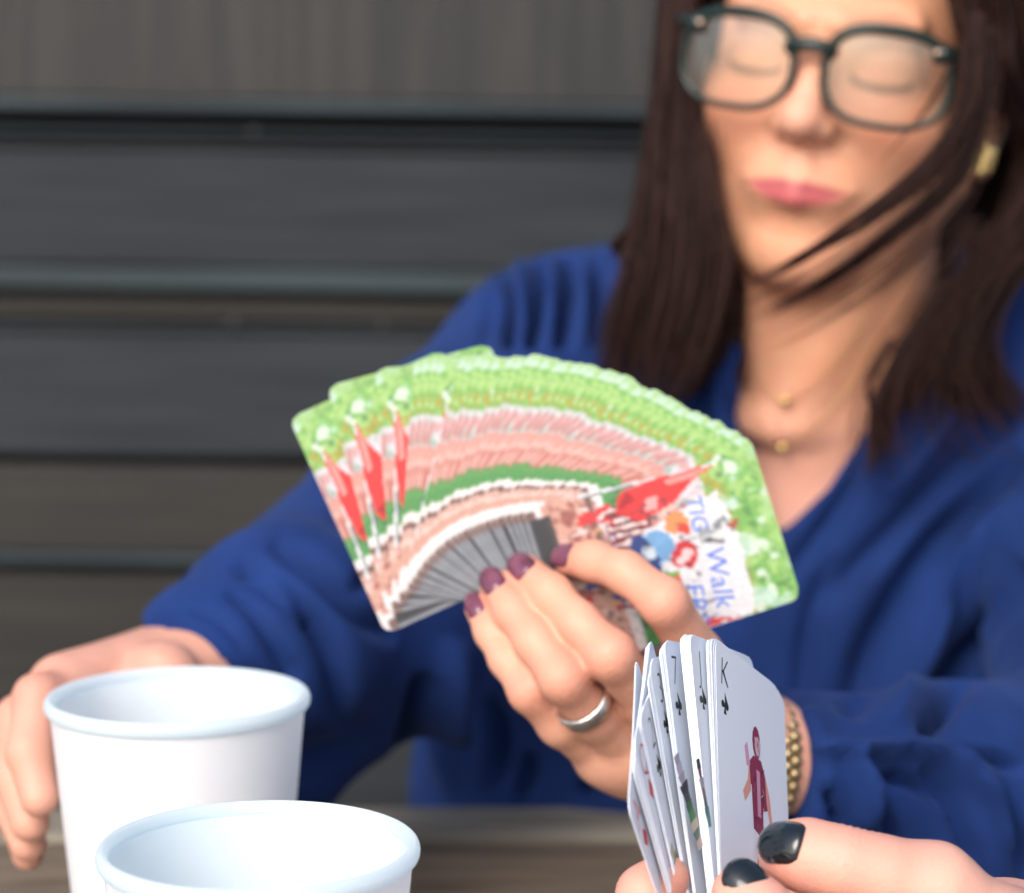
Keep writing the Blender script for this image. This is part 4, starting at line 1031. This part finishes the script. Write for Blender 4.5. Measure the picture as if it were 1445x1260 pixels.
for sx in (-1, 1):
    b0 = len(V)
    for k in range(ns):
        a = 2 * math.pi * k / ns; thick = 3.3 + 2.3 * max(0, math.sin(a)) ** 2
        xi, zi = rim_pt(a, sx); xo, zo = rim_pt(a, sx, thick)
        for (x, z, dy) in ((xi, zi, -2.0), (xo, zo, -2.0), (xo, zo, 1.7), ((xo * .6 + xi * .4), (zo * .6 + zi * .4), 2.3), (xi, zi, 1.7)):
            X = sx * (GC + x); V.append((X, surf_y(X, z) + dy, z + 1))
    for k in range(ns):
        for j in range(5):
            a = b0 + k * 5 + j; b2 = b0 + k * 5 + (j + 1) % 5; c = b0 + ((k + 1) % ns) * 5 + (j + 1) % 5; d = b0 + ((k + 1) % ns) * 5 + j
            Fc.append((a, b2, c, d))
# bridge and end pieces
bt, bf = tube([(-11.5, 99.5, 9.5), (-6, 101.5, 12), (0, 102.3, 12.8), (6, 101.5, 12), (11.5, 99.5, 9.5)], 3.7, 10); Fc += [tuple(i + len(V) for i in f) for f in bf]; V += [tuple(v) for v in bt]
for sx in (-1, 1):
    bt, bf = tube([(sx * 55, surf_y(56, 14), 15.5), (sx * 61, surf_y(62, 14), 16.5), (sx * 66, surf_y(66, 14) - 5, 17)], [4.4, 4.6, 3.8], 10); Fc += [tuple(i + len(V) for i in f) for f in bf]; V += [tuple(v) for v in bt]
gpart('frame', V, Fc, M_frame)
for sx in (-1, 1):
    V = []; Fc = []; rings = 8
    V.append((sx * GC, surf_y(GC, 0) + 1.2, 1.0))
    for rr in range(1, rings + 1):
        for k in range(48):
            x, z = rim_pt(2 * math.pi * k / 48, sx, .3); x *= rr / rings; z *= rr / rings; X = sx * (GC + x)
            V.append((X, surf_y(X, z) + 1.2 * (1 - (rr / rings) ** 2), z + 1))
    for k in range(48): Fc.append((0, 1 + k, 1 + (k + 1) % 48))
    for rr in range(rings - 1):
        for k in range(48): a = 1 + rr * 48; Fc.append((a + k, a + 48 + k, a + 48 + (k + 1) % 48, a + (k + 1) % 48))
    gpart('lens', V, Fc, M_lens)
    V, Fc = tube([(sx * 67, surf_y(66, 14) - 5.5, 17.2), (sx * 74, 70, 19), (sx * 77, 30, 18), (sx * 79, -5, 15), (sx * 79, -22, 2), (sx * 77, -34, -16)], [2.6, 2.3, 2.1, 2.1, 2.1, 2.4], 8); gpart('temple', V, Fc, M_frame)
    for q in (57.5, 63.0):
        V, Fc = tube([(sx * q, surf_y(q, 14) + 2.5 - (q - 58) * .12, 16.6), (sx * q, surf_y(q, 14) + 4.6 - (q - 58) * .30, 16.6)], [1.7, 1.5], 10); gpart('rivet', V, Fc, M_rivet)

# earring: small cluster of gold leaves
er = at_empty('earring', P(1388, 228, 1.045), 'gold cluster stud earring at the ear beside the dark hair', 'earring'); bm = bmesh.new()
for (dx, dy) in ((6, -14), (-4, -8), (8, -2), (-6, 4), (4, 8), (-4, 16), (10, -10), (2, -2)):
    mt = Matrix.Translation(Vector(P(1386 + dx, 226 + dy, 1.040)) - er.location) @ Matrix.Rotation(random.uniform(0, 3), 4, 'Y') @ Matrix.Diagonal((1.0, .7, 1.5, 1))
    bmesh.ops.create_uvsphere(bm, u_segments=10, v_segments=7, radius=.0026, matrix=mt)
me = bpy.data.meshes.new('leaf_cluster'); bm.to_mesh(me); bm.free(); M_dull = mat('dull_gold', (0.36, 0.27, 0.15), 0.38, Metallic=0.85); o = link('leaf_cluster', me, M_gold); o.parent = er

def ring_mesh(c, axis, R, w, t, seg=48, squash=1.0, side=None):
    axis = np.array(axis) / np.linalg.norm(axis); ref = np.array(side) if side is not None else np.array([0, 0, 1.0])
    a1 = ref - axis * (ref @ axis); a1 /= np.linalg.norm(a1); a2 = np.cross(axis, a1); V = []; Fc = []
    prof = [(-w / 2, 0), (-w / 2 * .8, t), (w / 2 * .8, t), (w / 2, 0)]
    for k in range(seg):
        a = 2 * math.pi * k / seg
        for (h, r) in prof: V.append(np.array(c) + axis * h + (a1 * math.cos(a) * squash + a2 * math.sin(a)) * (R + r))
    for k in range(seg):
        for j in range(4): Fc.append((k * 4 + j, k * 4 + (j + 1) % 4, ((k + 1) % seg) * 4 + (j + 1) % 4, ((k + 1) % seg) * 4 + j))
    return V, Fc
def solo(name, V, Fc, m, label, cat):
    V = np.array(V); c = V.mean(0); me = mesh(name, V - c, Fc)
    bm = bmesh.new(); bm.from_mesh(me); bmesh.ops.recalc_face_normals(bm, faces=bm.faces); bm.to_mesh(me); bm.free()
    o = link(name, me, m); o.location = c; return tag(o, label, cat)
rc = rng_[3] * .35 + rng_[4] * .65
V, Fc = ring_mesh(rc + TOW(rc) * .0004, rng_[4] - rng_[3], 0.0093, .0062, .0013); solo('finger_ring', V, Fc, M_metal, 'wide silver ring on the finger of the hand holding the picture cards', 'ring')
br = at_empty('bracelet', P(1130, 1085, .884), 'gold linked bracelet at the wrist between white cards and blue cuff', 'bracelet')
axw = P(1220, 1092, .89) - WR; axw /= np.linalg.norm(axw); a1 = UP - axw * (UP @ axw); a1 /= np.linalg.norm(a1); a2 = np.cross(axw, a1); bc = P(1066, 1078, .872)
lk = None
for row in (-1, 0, 1):
    for k in range(34):
        a = 2 * math.pi * (k + .5 * (row % 2)) / 34
        if lk is None:
            bm = bmesh.new(); bmesh.ops.create_uvsphere(bm, u_segments=8, v_segments=6, radius=.0027); lk = bpy.data.meshes.new('link'); bm.to_mesh(lk); bm.free(); lk.materials.append(M_dull)
            lk.polygons.foreach_set('use_smooth', [True] * len(lk.polygons))
        o = bpy.data.objects.new('link', lk); COL.objects.link(o); o.parent = br
        o.location = Vector(bc + axw * row * .0034 + (a1 * math.cos(a) + a2 * math.sin(a)) * .0256) - br.location
V, Fc = ring_mesh(P(296, 935, .948), P(350, 915, .975) - P(268, 944, .938), .0190, .0060, .0012, squash=1.0); solo('bracelet', V, Fc, M_band, 'pale thin band at the wrist behind the rear cup', 'bracelet')
# necklaces lying on the chest
def necklace(pts, pend, label):
    root = at_empty('necklace', P(*pend), label, 'necklace'); sp = spline([P(*q) for q in pts], 40); V, Fc = tube(sp - np.array(root.location), .00028, 6)
    link('chain', mesh('chain', V, Fc), M_gold).parent = root
    bm = bmesh.new(); bmesh.ops.create_icosphere(bm, subdivisions=2, radius=.0025); me = bpy.data.meshes.new('pendant'); bm.to_mesh(me); bm.free(); o = link('pendant', me, M_gold); o.parent = root; o.scale = (1, .6, 1)
# find the skin depth under a pixel so that the chains lie on it
sk = h2w(Vh); spx, spy, sdp = project(sk)
def skin_d(px, py):
    m = (np.abs(spx - px) < 8) & (np.abs(spy - py) < 8); return float(sdp[m].min()) - .0012 if m.any() else 1.15
def on(px, py): return (px, py, skin_d(px, py))
necklace([on(1060, 560), on(1075, 620), on(1104, 632), on(1150, 600), on(1210, 530), on(1235, 480)], (1104, 632, skin_d(1104, 632) - .002), 'fine gold necklace with a small round pendant low on her chest')
necklace([on(1062, 510), on(1078, 552), on(1108, 566), on(1150, 540), on(1195, 490), on(1220, 450)], (1108, 566, skin_d(1108, 566) - .002), 'fine short necklace with a pale pendant at the base of her throat')

# =================================================================== NEAR HANDS
near = empty('person', tuple(P(1300, 1700, .62)), 'hands with black nail polish holding the white faced cards, front right corner', 'person')
NI = Matrix.Translation(near.location).inverted()
t1 = PW([(1112, 1203, .662), (1140, 1207, .658), (1195, 1220, .655), (1250, 1234, .655), (1316, 1254, .658), (1400, 1340, .665), (1480, 1450, .67)])
i1 = PW([(1120, 1200, .725), (1150, 1212, .735), (1230, 1240, .74), (1330, 1290, .72), (1420, 1360, .69)])
m1 = PW([(1125, 1255, .73), (1170, 1265, .74), (1240, 1290, .745), (1340, 1340, .73), (1430, 1400, .70)])
t2 = PW([(1046, 1262, .648), (1070, 1290, .644), (1105, 1340, .642), (1120, 1400, .645), (1100, 1480, .65)])
i2 = PW([(938, 1238, .668), (912, 1262, .664), (905, 1320, .66), (940, 1400, .655), (1010, 1480, .65)])
m2 = PW([(950, 1330, .69), (915, 1340, .685), (905, 1380, .68), (950, 1440, .67), (1020, 1500, .66)])
allp = np.vstack([t1, i1, m1, t2, i2, m2])
fn = Field(allp.min(0) - np.array([.03, .03, .05]), allp.max(0) + np.array([.03, .03, .03]), 0.0010)
pn = fn.like()
pn.cap(P(1420, 1360, .69), P(1500, 1520, .68), .026, .030, .02); pn.cap(P(1400, 1350, .665), P(1490, 1500, .67), .018, .026, .02)
pn.cap(P(1010, 1480, .65), P(1110, 1500, .65), .022, .026, .02); pn.cap(P(1060, 1490, .65), P(1090, 1620, .64), .030, .026, .02)
fn.merge(pn, .001)
finger(fn, t1, [.0088, .0096, .0096, .0100, .0128, .018, .022], .004, .006); finger(fn, i1, [.0075, .0082, .009, .010, .012], .002); finger(fn, m1, [.0075, .0082, .009, .010, .012], .002)
finger(fn, t2, [.0086, .0094, .0100, .0125, .018], .004, .006); finger(fn, i2, [.0074, .0082, .009, .011, .014], .002); finger(fn, m2, [.0074, .008, .009, .011, .014], .002)
Vn, Qn = fn.nets(); Nn = vnormals(Vn, Qn)
wrinkle(Vn, Nn, t1[2], t1[3] - t1[1], .0070, .0022, .00045); wrinkle(Vn, Nn, t1[1], t1[2] - t1[0], .003, .0018, .00022); wrinkle(Vn, Nn, i2[1], i2[2] - i2[0], .004, .002, .00015)
jn = [(t1[2], .012), (t1[0], .014), (t2[0], .012), (i2[1], .014)]
o = link('body', fast_mesh('body', Vn, Qn, hand_color(Vn, base=(0.68, 0.36, 0.28), joints=jn)), M_skin); o.parent = near; o.matrix_parent_inverse = NI
d = t1[0] - t1[1]; d /= np.linalg.norm(d); nrm = TOW(t1[0]) + UP * .30 + RT * .10; nrm -= d * (nrm @ d); nrm /= np.linalg.norm(nrm)
nail(P(1121, 1205, .661) + nrm * .0116, d - nrm * .16, nrm, .0145, .0158, .0100, M_black, near, NI)
d = t2[0] - t2[1]; d /= np.linalg.norm(d); nrm = TOW(t2[0]) + RT * .45; nrm -= d * (nrm @ d); nrm /= np.linalg.norm(nrm)
nail(t2[0] + (P(1060, 1250, .65) - P(1046, 1262, .65)) * .3 - d * .001 + nrm * .0090, d, nrm, .0140, .0160, .0092, M_black, near, NI)
